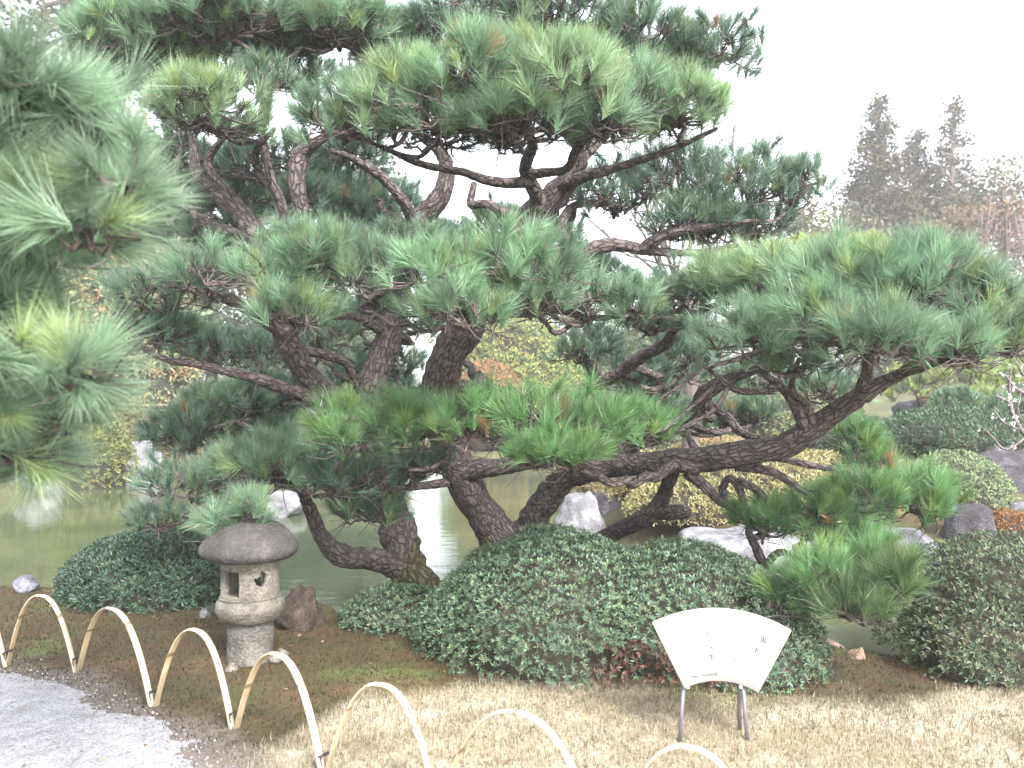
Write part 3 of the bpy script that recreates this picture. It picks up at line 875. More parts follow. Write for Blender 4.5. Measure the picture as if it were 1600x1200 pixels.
pine('old_black_pine', 'large forked pine behind the round azalea, one long low limb reaching towards the plum blossom', pineB_limbs, pineB_lobes, group='gnarled garden pines on the near bank')
pineC_limbs = [
    [(1205, 990, 5.4, 16), (1198, 900, 5.25, 12), (1183, 855, 5.15, 10), (1172, 825, 5.1, 7), (1200, 800, 5.1, 4)],
    [(1192, 885, 5.2, 9), (1215, 862, 5.1, 8), (1240, 868, 5.0, 7), (1290, 880, 4.7, 5), (1350, 900, 4.4, 4), (1400, 930, 4.2, 3)],
    [(1240, 868, 5.0, 6), (1260, 840, 5.0, 5), (1310, 820, 5.0, 4)],
]
pineC_lobes = [(1195, 805, 62, 36, 5.15, G2), (1270, 800, 70, 44, 5.0, G2), (1330, 830, 60, 40, 4.9, G2), (1360, 875, 65, 46, 4.6, G2), (1285, 895, 70, 42, 4.4, G2), (1220, 930, 60, 36, 4.4, G2), (1400, 910, 65, 50, 4.2, dict(tint=(.10, .17, .07), dead=.08)), (1330, 940, 70, 38, 4.2, dict(tint=(.10, .16, .07), dead=.10))]
pine('young_black_pine', 'low young pine leaning over the pond inlet between two round shrubs', pineC_limbs, pineC_lobes)

# foreground pine reaching in from beyond the left edge
pineD_limbs = [
    [(-560, 1560, 2.5, 120), (-570, 1000, 2.5, 110), (-540, 600, 2.5, 100), (-560, 200, 2.5, 80), (-500, -200, 2.5, 50)],
    [(-540, 480, 2.5, 50), (-300, 330, 2.4, 34), (-100, 240, 2.35, 22), (40, 225, 2.3, 13), (110, 215, 2.3, 9), (180, 195, 2.3, 6)],
    [(-560, 620, 2.5, 44), (-300, 560, 2.4, 28), (-100, 530, 2.3, 16), (20, 520, 2.2, 10), (100, 505, 2.2, 6)],
    [(-100, 240, 2.35, 16), (0, 330, 2.3, 11), (60, 350, 2.25, 7), (130, 340, 2.25, 5)],
]
dk = dict(tint=(.195, .300, .190), needles=130, L=.17, w=.0013, dens=760, up=.12, buds=.05, ry=.2, dead=0, deadtw=.1, under=True)
pineD_lobes = [(px, py, hw, hh, 2.3 + .25 * math.sin(px * .05 + py * .03), dk) for (px, py, hw, hh) in (
    (30, 110, 95, 60), (-60, 120, 90, 80), (110, 150, 80, 60), (180, 190, 65, 60), (40, 200, 90, 60), (-40, 250, 100, 70), (110, 250, 85, 60), (195, 275, 60, 60), (50, 310, 90, 60),
    (150, 340, 75, 50), (-40, 360, 90, 60), (60, 390, 70, 45), (-20, 450, 75, 50), (-60, 520, 80, 60), (40, 530, 85, 50), (125, 560, 65, 50), (-20, 600, 90, 55), (70, 630, 80, 50), (10, 680, 80, 45), (-90, 660, 80, 60), (30, 690, 70, 36), (-40, 730, 70, 40))]
pine('near_black_pine', 'pine whose soft blurred needles hang over the gravel path edge', pineD_limbs, pineD_lobes)


# ---------------------------------------------------------------- litter on the moss and lawn
n = 1500
x = R.uniform(-3.2, 3.2, n); y = R.uniform(3.0, 6.3, n)
ok = (np.abs(x) < y * .64) & (poly_sd(x, y, POND) < -.25) & (fbm(x, y, 1.2, 91) > R.uniform(.35, .62, n))
x, y = x[ok], y[ok]; n = len(x)
p = np.stack([x, y, height(x, y) + .014], -1)
a = R.uniform(0, 6.28, n)
d = nrm(np.stack([np.cos(a), np.sin(a), R.normal(size=n) * .15], -1))
lc = np.array([(.20, .13, .07), (.26, .18, .10), (.15, .08, .045), (.30, .25, .17)])[R.integers(0, 4, n)]
lf = R.random(n) < .35
mb = MB()
leaf_batch(mb, p[lf], d[lf], np.tile([0, 0, 1.0], (lf.sum(), 1)) + R.normal(size=(lf.sum(), 3)) * .3, R.uniform(.015, .035, lf.sum()), R.uniform(.004, .009, lf.sum()), lc[lf])
leaf_batch(mb, p[~lf], d[~lf], np.tile([0, 0, 1.0], ((~lf).sum(), 1)), R.uniform(.05, .12, (~lf).sum()), np.full((~lf).sum(), .0012), lc[~lf])
tag(mb.build('leaf_litter', M_grass), 'fallen brown needles and small leaves on the moss', 'leaf litter', kind='stuff')

# ---------------------------------------------------------------- clipped shrubs on the near bank
AZ = [(.078, .135, .084), (.092, .155, .090), (.064, .112, .074), (.115, .175, .090), (.10, .12, .07)]
shrub('azalea_shrub', 'broad clipped azalea mound behind the fan shaped sign, with a reddish dead patch',
      [(.25, 5.0, .72, .8, .70), (.95, 4.92, .74, .75, .62), (1.28, 4.62, .42, .5, .40), (-.72, 5.5, .38, .36, .26), (-.24, 5.05, .34, .45, .40)],
      .028, 2100, AZ, patch=[(.62, 4.25, .10, .20, (.11, .055, .04)), (.9, 4.2, .08, .16, (.10, .055, .04))], seed=1)
shrub('azalea_shrub', 'low dark round bush between the stone lantern and the pond',
      [(-2.62, 6.2, .64, .55, .52)], .036, 2600, [(.045, .085, .056), (.058, .104, .064), (.037, .068, .048)], seed=2, whorl=4)
shrub('azalea_shrub', 'dark olive clipped bush at the lawn edge beside the pond inlet',
      [(2.95, 5.0, .80, .75, .66), (3.75, 4.8, .8, .7, .66), (2.55, 4.62, .42, .42, .40)],
      .030, 1900, [(.064, .10, .058), (.082, .112, .055), (.054, .085, .055), (.105, .105, .058)], seed=3)

# ---------------------------------------------------------------- planting on the far bank
def wx(px, d): return (px - 800) / F * d


def far_shrub(label, px, d, hw, rz, cols, leaf=.07, per=420, name='clipped_shrub', ry=None, seed=0, group=None, patch=None, cat='shrub', whorl=3):
    r = hw * d / F
    return shrub(name, label, [(wx(px, d), d, r, ry or r, rz)], leaf, per, cols, cat=cat, whorl=whorl, mat=M_leaf, seed=seed, group=group, patch=patch, freq=1.5, bump=.12)


TANG = [(.20, .19, .075), (.26, .23, .10), (.16, .17, .06), (.30, .26, .13)]
far_shrub('tan brown clipped mound behind the pale cracked rock', 958, 11.6, 68, .42, [(.20, .145, .085), (.26, .19, .11), (.17, .15, .07)], leaf=.05, per=900, seed=11)
far_shrub('pale yellow green clipped mound across the inlet above the long white rock', 1130, 10.4, 190, .62, TANG, leaf=.055, per=800, ry=1.2, seed=12)
far_shrub('yellow green low mound right behind the long white rock', 1075, 9.5, 105, .46, TANG, leaf=.05, per=800, ry=.6, seed=35)
far_shrub('mixed olive and yellow mound between the white rock and the slanted grey rock', 1310, 9.4, 95, .42, [(.16, .17, .065), (.22, .20, .085), (.13, .15, .055)], leaf=.05, per=800, ry=.6, seed=36)
far_shrub('mid green spreading shrub on the slope behind the buff mound', 1230, 17.0, 110, 1.15, [(.09, .13, .06), (.12, .155, .07), (.15, .16, .07)], leaf=.09, per=300, seed=37)
far_shrub('sage green spreading shrub behind the low tan mound', 1030, 17.5, 95, 1.1, [(.10, .14, .075), (.13, .16, .085)], leaf=.09, per=300, seed=38)
far_shrub('buff coloured low mound behind the long pine limb', 1140, 13.5, 95, .50, [(.28, .20, .11), (.24, .19, .09), (.20, .18, .07)], leaf=.06, per=700, seed=13)
far_shrub('light green clipped mound beside the dark boulders', 1495, 9.6, 78, .62, [(.15, .20, .10), (.18, .23, .12), (.11, .15, .08)], leaf=.045, per=1200, seed=14)
far_shrub('dark green spreading juniper under the far pine', 1490, 12.4, 115, .62, [(.045, .085, .045), (.055, .10, .05), (.035, .07, .04)], leaf=.06, per=800, ry=1.3, seed=15)
far_shrub('small orange brown tuft of ground cover by the pale wedge rock', 1572, 8.6, 34, .26, [(.24, .10, .03), (.20, .085, .03)], leaf=.04, per=1500, seed=16)
far_shrub('orange mossy hummock on the far bank beyond the low limb', 1205, 12.0, 55, .22, [(.34, .17, .05), (.28, .15, .05), (.22, .16, .06)], leaf=.05, per=900, seed=17)
far_shrub('yellow green clipped mound beside the orange hummock', 1270, 11.2, 70, .34, TANG, leaf=.055, per=800, seed=18)
far_shrub('low tan mound at the water edge under the forked pine', 1010, 13.8, 70, .40, TANG, leaf=.06, per=700, seed=26)
far_shrub('yellow green leafy shrub above the pale boulders across the pond', 135, 15.6, 72, 1.75, [(.12, .15, .05), (.16, .18, .06), (.09, .12, .04), (.20, .19, .06)], leaf=.075, per=560, seed=19)
far_shrub('low olive shrub covering the bank beside the large white boulder', -10, 15.0, 62, 1.0, [(.10, .12, .05), (.13, .14, .06)], leaf=.09, per=300, seed=30)
far_shrub('brown green clipped hedge mound across the pond', 275, 19.0, 95, 1.75, [(.15, .11, .055), (.12, .11, .045), (.18, .13, .06), (.10, .10, .04)], leaf=.08, per=420, seed=20)
far_shrub('olive clipped hedge section right above the sloping white slab', 205, 18.6, 62, 1.55, [(.13, .12, .05), (.16, .14, .06), (.11, .12, .045)], leaf=.08, per=420, seed=33)
far_shrub('dull green clipped hedge section behind the golden round shrub', 345, 21.5, 75, 1.7, [(.09, .11, .05), (.12, .12, .05)], leaf=.09, per=320, seed=34)
far_shrub('small golden green round shrub on the far shore', 388, 20.5, 60, 1.0, [(.20, .19, .05), (.14, .15, .05)], leaf=.09, per=350, seed=21)
far_shrub('rust brown clipped dome in front of the tall green hedge', 765, 22.6, 60, 2.25, [(.26, .14, .07), (.22, .13, .06), (.18, .13, .06)], leaf=.09, per=300, seed=22)
far_shrub('smaller rust tinted dome on the far shore', 905, 23.0, 40, 1.15, [(.24, .14, .06), (.18, .13, .05)], leaf=.09, per=300, seed=23)
far_shrub('tall leafy hedge with yellowing leaves on the far shore', 800, 26.0, 110, 3.7, [(.13, .18, .06), (.18, .22, .07), (.30, .28, .07), (.10, .15, .06)], leaf=.12, per=190, ry=1.6, seed=24, name='tall_hedge', cat='hedge')
far_shrub('dark green hedge behind the golden shrub across the pond', 500, 26.5, 150, 3.4, [(.06, .10, .05), (.08, .12, .05), (.05, .085, .045)], leaf=.14, per=150, ry=1.6, seed=25, name='tall_hedge', cat='hedge')
far_shrub('long green hedge beyond the cloud pruned pines', 1490, 27, 190, 3.1, [(.08, .12, .06), (.11, .15, .07), (.06, .10, .05)], leaf=.14, per=110, ry=1.4, seed=31, name='tall_hedge', cat='hedge')
far_shrub('dark low juniper between the buff mound and the far pine trunk', 1335, 13.6, 85, .55, [(.05, .09, .05), (.065, .11, .055)], leaf=.06, per=600, ry=1.0, seed=32)
far_shrub('grey green hedge standing behind the bluish pine boughs', 1010, 27, 130, 3.2, [(.07, .11, .06), (.09, .13, .06)], leaf=.14, per=150, ry=1.6, seed=27, name='tall_hedge', cat='hedge')
AUT = [(.14, .16, .075), (.12, .15, .08), (.16, .18, .09), (.30, .27, .15), (.10, .13, .075), (.32, .19, .09), (.13, .15, .08), (.18, .20, .10)]
far_shrub('tall shrub full of orange and cream leaves behind the brown hedge', 190, 22.5, 130, 5.2, AUT, leaf=.17, per=120, ry=1.8, seed=28, name='autumn_shrub')
far_shrub('orange flecked shrub at the pond corner behind the needles', 40, 20.5, 110, 4.6, AUT, leaf=.16, per=120, ry=1.6, seed=29, name='autumn_shrub')


# ---------------------------------------------------------------- rocks
def rock(label, px, py_base, py_top, hw, d, mat, seed, ry=None, name='garden_rock', tilt=0.0, cuts=5, z0=None, rough=.16, group=None, col=(1, 1, 1)):
    import bmesh
    bm = bmesh.new()
    bmesh.ops.create_icosphere(bm, subdivisions=4, radius=1)
    rs = np.random.default_rng(seed)
    planes = []
    for i in range(cuts):
        q = rs.normal(size=3); q[2] = abs(q[2]) * .9; q /= np.linalg.norm(q)
        planes.append((Vector(q), rs.uniform(.55, .85)))
    for v in bm.verts:
        p = v.co.copy()
        for q, dd in planes:
            k = p.dot(q) - dd
            if k > 0: p -= q * k * .9
        p *= 1 + rough * mnoise.fractal(p * 1.4 + Vector((seed, 0, 0)), .9, 2.1, 5)
        v.co = p
    x = wx(px, d)
    rx = hw * d / F
    top = P(px, py_top, d)[2]
    bot = P(px, py_base, d)[2] if z0 is None else z0
    hz = max(.03, (top - bot) * .5)
    ry = ry or rx * .8
    co = np.array([v.co for v in bm.verts])
    co = (co - (co.max(0) + co.min(0)) / 2) / ((co.max(0) - co.min(0)) / 2)
    co = co * np.array([rx, ry, hz * 1.25])
    c_, s_ = math.cos(tilt), math.sin(tilt)
    co = np.stack([co[:, 0] * c_ + co[:, 2] * s_, co[:, 1], -co[:, 0] * s_ + co[:, 2] * c_], -1)
    fs = [[v.index for v in f.verts] for f in bm.faces]
    bm.free()
    mb = MB(); mb.add(co, fs, col)
    o = mb.build(name, mat, smooth=True)
    o.location = (x, d, top - hz * 1.25)
    return tag(o, label, 'rock', group)


rock('long low white rock along the inlet under the young pine', 1178, 905, 824, 118, 8.35, M_pale, 3, ry=.5, tilt=.08)
rock('pale cracked boulder beside the forked pine trunk', 908, 838, 768, 44, 10.0, M_pale, 5, rough=.25)
rock('greyer stone leaning behind the pale cracked boulder', 940, 822, 766, 30, 10.5, M_dark, 8, col=(1.8, 1.8, 1.8))
rock('pale grey slanted rock beside the dark upright boulder', 1424, 888, 826, 52, 8.2, M_pale, 14, ry=.4, tilt=.3, col=(.8, .8, .84))
rock('dark upright boulder beside the pale slanted rock', 1510, 880, 786, 46, 8.6, M_dark, 17)
rock('dark rounded boulder under the plum blossom', 1585, 765, 697, 70, 10.6, M_dark, 21, cuts=3)
rock('dark blocky boulder below the rounded one', 1592, 815, 738, 58, 10.1, M_dark, 24)
rock('pale wedge shaped rock above the orange ground cover', 1592, 838, 785, 34, 9.3, M_pale, 27, tilt=.5, col=(.7, .7, .74))
rock('small white stone beside the long white rock', 1255, 866, 842, 18, 8.0, M_pale, 31)
rock('small whitish stone behind the young pine boughs', 1286, 856, 828, 22, 8.4, M_pale, 33)
rock('large white boulder standing in the pond edge across the water', 55, 790, 716, 46, 14.6, M_pale, 36, col=(.8, .8, .8), cuts=3)
rock('low grey stone at the foot of the large white boulder', 22, 788, 766, 26, 14.0, M_pale, 38)
rock('long sloping white slab on the far shore', 190, 752, 694, 62, 17.6, M_pale, 41, ry=1.0, tilt=-.35, col=(.8, .8, .8))
rock('narrow white stone above the sloping slab', 205, 705, 668, 24, 18.4, M_pale, 43, tilt=-.4)
rock('flat pale rock rising out of the pond behind the lantern', 432, 806, 764, 48, 12.2, M_pale, 46, ry=.5)
rock('brown lichened rock right behind the stone lantern', 468, 985, 916, 38, 5.45, M_brownrock, 49, ry=.2, rough=.34, cuts=8, col=(.5, .46, .46))
rock('mossy brown hump beside the lichened rock', 508, 985, 944, 24, 5.6, M_brownrock, 52, col=(.4, .45, .25))
rock('small bluish stone in the grass near the dark round bush', 40, 922, 897, 20, 6.35, M_pale, 55, col=(.7, .7, .8))
rock('rounded tan stone at the inlet mouth', 1336, 1062, 1012, 21, 4.8, M_brownrock, 58, col=(1.9, 1.7, 1.5))
rock('flat grey stepping stone in the inlet', 1288, 1024, 998, 32, 5.25, M_brownrock, 61, ry=.22, col=(1.7, 1.6, 1.5))
rock('tiny pale stone beside the dark round bush', 320, 962, 950, 9, 5.65, M_pale, 63)
for i, (px, py) in enumerate([(362, 1042), (430, 1024), (440, 1019)]):
    rock(['small flat stone wedged under the lantern pillar on the path side', 'angular stone chip leaning against the lantern pillar on the pond side', 'smallest stone chip lying just off the lantern pillar'][i], px, py + 6, py - 7, 11, [4.6, 4.72, 4.76][i], M_granite, 70 + i, group='stones at the lantern foot', name='foot_stone')
rock('grey stone in the retaining edge left of the far pine trunk', 1425, 655, 624, 28, 16.4, M_pale, 81, col=(.6, .6, .6), ry=.4)
rock('pale stone in the retaining edge right of the far pine trunk', 1488, 650, 624, 26, 16.4, M_pale, 82, col=(.75, .75, .75), ry=.4)
rock('pale flat stone behind the white plum twigs', 1552, 645, 626, 24, 16.0, M_pale, 83, col=(.8, .8, .8), ry=.4)

# ---------------------------------------------------------------- stone lantern
LX, LY = wx(391, 4.78), 4.78
LZ = h1(LX, LY) - .012
lan = thing('stone_lantern', 'small round stone lantern with dark mushroom cap on the mossy bank', 'lantern', (LX, LY, LZ))


def lathe(profile, n=48, wob=.012, seed=0, col=(1, 1, 1)):
    v, f = [], []
    for i, (r, z) in enumerate(profile):
        for j in range(n):
            a = 2 * math.pi * j / n
            q = 1 + wob * 2 * mnoise.fractal(Vector((math.cos(a) * 2.4, math.sin(a) * 2.4, z * 9 + seed)), .9, 2, 4)
            v.append((r * q * math.cos(a), r * q * math.sin(a), z + wob * .12 * mnoise.noise(Vector((math.cos(a) * 3, math.sin(a) * 3, seed + r * 8)))))
    for i in range(len(profile) - 1):
        for j in range(n):
            f.append((i * n + j, i * n + (j + 1) % n, (i + 1) * n + (j + 1) % n, (i + 1) * n + j))
    mb = MB()
    mb.add(v, f, col)
    return mb


def smooth_prof(ctrl, k=5):
    c = np.array([(r, z, 0, 0) for r, z in ctrl])
    return [(max(q[0], .001), q[1]) for q in catmull(c, .012)]


def local(mb, name, mat, parent, smooth=True):
    o = mb.build(name, mat, smooth=smooth)
    o.parent = parent
    return o


S = 4.78 / F
local(lathe(smooth_prof([(.001, -.06), (.128, -.06), (.129, .0), (.127, .1), (.124, .2), (.120, .25), (.001, .252)]), wob=.02, seed=1, col=(.72, .74, .80)), 'pillar', M_granite, lan)
local(lathe(smooth_prof([(.001, .236), (.128, .236), (.165, .258), (.186, .30), (.187, .328), (.176, .352), (.166, .357), (.166, .372), (.155, .376), (.001, .377)]), wob=.022, seed=5), 'platform', M_granite, lan)
# fire box: thick shell with real openings
nA, nZ, ro, ri, z0, z1 = 144, 30, .158, .112, .372, .588
mb = MB()
V, FQ = [], []
solid = np.ones((nZ, nA), bool)
for i in range(nZ):
    zc = z0 + (z1 - z0) * (i + .5) / nZ
    for j in range(nA):
        az = ((j + .5) / nA * 360 + 180) % 360 - 180          # 0 faces the camera (-Y), positive to the right
        if (-74 < az < -6 or 106 < az < 174) and .392 < zc < .532: solid[i, j] = False
        if ((az - 39) / 14.0) ** 2 + ((zc - .487) / .042) ** 2 < 1 and not ((az - 29) / 8) ** 2 + ((zc - .515) / .024) ** 2 < 1: solid[i, j] = False
        if ((az + 141) / 14.0) ** 2 + ((zc - .487) / .042) ** 2 < 1: solid[i, j] = False


def fp(r, i, j):
    a = math.radians(j / nA * 360)
    z = z0 + (z1 - z0) * i / nZ
    q = 1 + .02 * mnoise.fractal(Vector((math.sin(a) * 3, math.cos(a) * 3, z * 12)), .9, 2, 4)
    return (r * q * math.sin(a), -r * q * math.cos(a), z)


for s_, r in ((0, ro), (1, ri)):
    for i in range(nZ + 1):
        for j in range(nA): V.append(fp(r, i, j))
vi = lambda s_, i, j: s_ * (nZ + 1) * nA + i * nA + j % nA
for i in range(nZ):
    for j in range(nA):
        if not solid[i, j]: continue
        FQ.append((vi(0, i, j), vi(0, i, j + 1), vi(0, i + 1, j + 1), vi(0, i + 1, j)))
        FQ.append((vi(1, i, j + 1), vi(1, i, j), vi(1, i + 1, j), vi(1, i + 1, j + 1)))
        if not solid[i, (j + 1) % nA]: FQ.append((vi(0, i, j + 1), vi(1, i, j + 1), vi(1, i + 1, j + 1), vi(0, i + 1, j + 1)))
        if not solid[i, (j - 1) % nA]: FQ.append((vi(1, i, j), vi(0, i, j), vi(0, i + 1, j), vi(1, i + 1, j)))
        if i == nZ - 1 or not solid[i + 1, j]: FQ.append((vi(0, i + 1, j), vi(0, i + 1, j + 1), vi(1, i + 1, j + 1), vi(1, i + 1, j)))
        if i == 0 or not solid[i - 1, j]: FQ.append((vi(0, i, j + 1), vi(0, i, j), vi(1, i, j), vi(1, i, j + 1)))
mb.add(V, FQ)
local(mb, 'fire_box', M_granite, lan, smooth=False)
local(lathe(smooth_prof([(.001, .583), (.15, .580), (.225, .588), (.256, .606), (.270, .632), (.264, .660), (.232, .702), (.190, .744), (.148, .776), (.08, .792), (.001, .797)]), n=64, wob=.02, seed=9), 'cap', M_cap, lan)

# ---------------------------------------------------------------- bamboo hoop fence
FB = [(-3.25, 4.78), (-2.75, 4.64), (-2.32, 4.54), (-1.71, 4.07), (-1.23, 3.77), (-.73, 3.32), (-.27, 3.10), (.31, 2.77), (.80, 2.55), (1.35, 2.35)]
FH = [.40, .395, .40, .405, .40, .39, .39, .39, .39]
fen = thing('bamboo_hoop_fence', 'low edging fence of arched split bamboo hoops tied with black cord', 'fence', (FB[0][0], FB[0][1], 0))
for i in range(len(FB) - 1):
    a, b_ = np.array(FB[i]), np.array(FB[i + 1])
    za, zb = h1(*a), h1(*b_)
    dr = nrm(b_ - a)
    sd_ = np.array([-dr[1], dr[0]])
    a = a + dr * -.012 + sd_ * .008; b_ = b_ + dr * .012 - sd_ * .008
    n = 56
    mb = MB()
    c = []
    ts = np.linspace(0, 1, n)
    ts = .5 + .5 * np.sign(ts - .5) * np.abs(2 * ts - 1) ** .62
    nds = (.20 + .05 * math.sin(i * 3), .45 + .05 * math.cos(i * 2), .74 + .06 * math.cos(i * 5))
    ts = np.sort(np.r_[ts, [q_ + e_ for q_ in nds for e_ in (-.014, -.006, 0, .006, .014)]]); n = len(ts)
    jit = R.normal() * .03
    for t in ts:
        q = a * (1 - t) + b_ * t
        sk = t + jit * t * (1 - t) * 4
        c.append((q[0], q[1], za * (1 - t) + zb * t - .05 + (FH[i] + .05) * (1 - abs(2 * sk - 1) ** 2.3)))
    c = np.array(c)
    tn = nrm(np.gradient(c, axis=0))
    s3 = np.array([sd_[0], sd_[1], 0])
    nn_ = np.cross(s3, tn); nn_ = np.where(nn_[:, 2:3] < 0, -nn_, nn_) if False else nn_
    v, f, cl = [], [], []
    sec = [(-1, -.25), (-.75, .35), (0, .62), (.75, .35), (1, -.25), (.6, -.38), (0, -.22), (-.6, -.38)]
    for k in range(n):
        node = 1.0
        for nd in nds:
            node += .35 * math.exp(-((ts[k] - nd) / .006) ** 2)
        up_ = -nn_[k] if nn_[len(c) // 2][2] < 0 else nn_[k]
        for (q, w) in sec:
            v.append(c[k] + s3 * q * .0175 * (1 + (node - 1) * .15) + up_ * w * .010 * node)
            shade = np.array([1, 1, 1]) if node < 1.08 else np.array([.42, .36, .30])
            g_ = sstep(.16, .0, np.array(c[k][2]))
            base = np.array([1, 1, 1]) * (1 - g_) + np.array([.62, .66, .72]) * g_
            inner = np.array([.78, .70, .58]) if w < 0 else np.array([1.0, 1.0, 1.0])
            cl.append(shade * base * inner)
    m_ = len(sec)
    for k in range(n - 1):
        for j in range(m_):
            f.append((k * m_ + j, k * m_ + (j + 1) % m_, (k + 1) * m_ + (j + 1) % m_, (k + 1) * m_ + j))
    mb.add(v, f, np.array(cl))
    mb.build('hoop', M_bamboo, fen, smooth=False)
    if i > 0:                                    # cord tying neighbouring hoops
        q = np.array([FB[i][0], FB[i][1], h1(*FB[i]) + .075])
        dm = nrm(np.array([*(np.array(FB[i + 1]) - np.array(FB[i - 1])), 0]))
        sm = np.array([-dm[1], dm[0], 0])
        mb = MB()
        for kk in range(2):
            al = np.linspace(0, 2 * math.pi, 17)
            rr = np.stack([q + dm * .029 * math.cos(t) + sm * .021 * math.sin(t) + np.array([0, 0, .006 * (kk - 1) + .014 * math.cos(t)]) for t in al])
            tubes(mb, np.stack([rr[:-1], rr[1:]], 1), np.full((16, 2), .0024), 5, (1, 1, 1))
        tubes(mb, np.array([[q - sm * .018, q - sm * .03 + dm * .01 - np.array([0, 0, .015]), q - sm * .03 + dm * .02 - np.array([0, 0, .035])]]), np.array([[.003, .003, .002]]), 5, (1, 1, 1))
        mb.build('cord_tie', M_cord, fen, smooth=True)

# ---------------------------------------------------------------- fan shaped sign
SD = 3.62
SX = wx(1115, SD)
sg = thing('fan_sign', 'white fan shaped sign board with faded writing on two grey legs', 'sign', (SX, SD, 0))
RO, RI, HA = .628, .330, math.radians(28.3)
ROT, TILT = math.radians(-3.2), math.radians(12)
AP = np.array([.01, .012, 1.5 - (1184 - HZ) / F * SD])


def sign_pt(r, a, off):
    """fan polar coordinates -> coordinates local to the sign"""
    x = r * math.sin(a); z = r * math.cos(a)
    x, z = x * math.cos(ROT) + z * math.sin(-ROT) * 1.0, z * math.cos(ROT) + x * math.sin(ROT)
    y = -off
    zz = z - .45
    return AP + np.array([x, y * math.cos(TILT) + zz * math.sin(TILT), .45 + zz * math.cos(TILT) + off * math.sin(TILT)])


mb = MB()
n = 40
v = []
for off in (.0, .008):
    for r in (RI, RO):
        for k in range(n + 1): v.append(sign_pt(r, -HA + 2 * HA * k / n, off))
f = []
N = n + 1
for k in range(n):
    f.append((2 * N + k, 2 * N + k + 1, 3 * N + k + 1, 3 * N + k))
    f.append((k + 1, k, N + k, N + k + 1))
    f.append((k, k + 1, 2 * N + k + 1, 2 * N + k))
    f.append((N + k + 1, N + k, 3 * N + k, 3 * N + k + 1))
f += [(0, 2 * N, 3 * N, N), (n, N + n, 3 * N + n, 2 * N + n)]
mb.add(v, f)
board = local(mb, 'board', M_sign, sg, smooth=False)


def bar(mb, p, q, w, t, col=(1, 1, 1)):
    p, q = np.array(p, float), np.array(q, float)
    ax = nrm(q - p); s = nrm(np.cross(ax, [0, 1, 0])) * w / 2; d = nrm(np.cross(s, ax)) * t / 2
    v = [p - s - d, p + s - d, p + s + d, p - s + d, q - s - d, q + s - d, q + s + d, q - s + d]
    mb.add(v, [(0, 1, 2, 3), (7, 6, 5, 4), (0, 4, 5, 1), (1, 5, 6, 2), (2, 6, 7, 3), (3, 7, 4, 0)], col)


for s_, (px0, px1) in ((-1, (1061, 1068)), (1, (1170, 1160))):
    mb = MB()
    xa, xb = wx(px0, SD) - SX, wx(px1, SD) - SX
    bar(mb, (xa, 0, -.05), (xb, -.005, .26), .0165, .006)
    bar(mb, (xb, -.004, .255), (xb * .98, .05, .40), .0165, .006)
    lg = local(mb, 'leg', M_steel, sg, smooth=False)
    if s_ > 0:
        mb = MB()
        bar(mb, (xa * .96, .12, -.05), (xb * .95, .03, .33), .017, .006)
        local(mb, 'rear_strut', M_steel, sg, smooth=False)
    mb = MB()
    xc = wx(1074 if s_ < 0 else 1156, SD) - SX
    zc = 1.5 - (1072 - HZ) / F * SD
    bar(mb, (xc, -.012, zc - .007), (xc, -.012, zc + .012), .013, .012)
    local(mb, 'clip', M_sign, sg, smooth=False)


def sign_text(body, px, py, size, mat, rot=0.0, name='lettering'):
    cu = bpy.data.curves.new(name, 'FONT')
    cu.body = body
    cu.size = size
    cu.offset = .0006 if size > .02 else .0001
    cu.align_x, cu.align_y = 'CENTER', 'CENTER'
    cu.resolution_u = 2
    to = bpy.data.objects.new('tmp', cu); C.objects.link(to)
    me = bpy.data.meshes.new_from_object(to.evaluated_get(bpy.context.evaluated_depsgraph_get()))
    bpy.data.objects.remove(to)
    co = np.array([v.co for v in me.vertices])
    if len(co) == 0: return
    co = co - (co.max(0) + co.min(0)) / 2
    # place on the tilted board plane from the photo pixel
    tx = wx(px, SD + .02) - SX; tz = 1.5 - (py - HZ) / F * (SD + .02)
    out = []
    for (a, b_, _) in co:
        x = tx + a * math.cos(rot) - b_ * math.sin(rot)
        z = (a * math.sin(rot) + b_ * math.cos(rot))
        zz = (tz - AP[2] - .45) + z * math.cos(TILT)
        base = AP[1] + zz * math.tan(TILT)
        out.append((x, base - .0095 / math.cos(TILT), tz + z * math.cos(TILT)))
    for k, v_ in enumerate(me.vertices): v_.co = out[k]
    me.materials.clear(); me.materials.append(mat)
    at = me.attributes.new('Col', 'FLOAT_COLOR', 'POINT')
    at.data.foreach_set('color', np.ones(len(out) * 4, np.float32))
    o = bpy.data.objects.new(name, me); C.objects.link(o)
    o.parent = board
    return o


sign_text('黒', 1192, 999, .034, M_ink, -.25)
sign_text('松', 1183, 1015, .034, M_ink, -.25)
for ch, px, py in (('招', 1108, 991), ('ら', 1109, 1001), ('の', 1110, 1013), ('生', 1110, 1024)):
    sign_text(ch, px, py, .030, M_ink, -.03)
sign_text('Pinus Thunbergii', 1098, 1051, .017, M_ink2, .13)
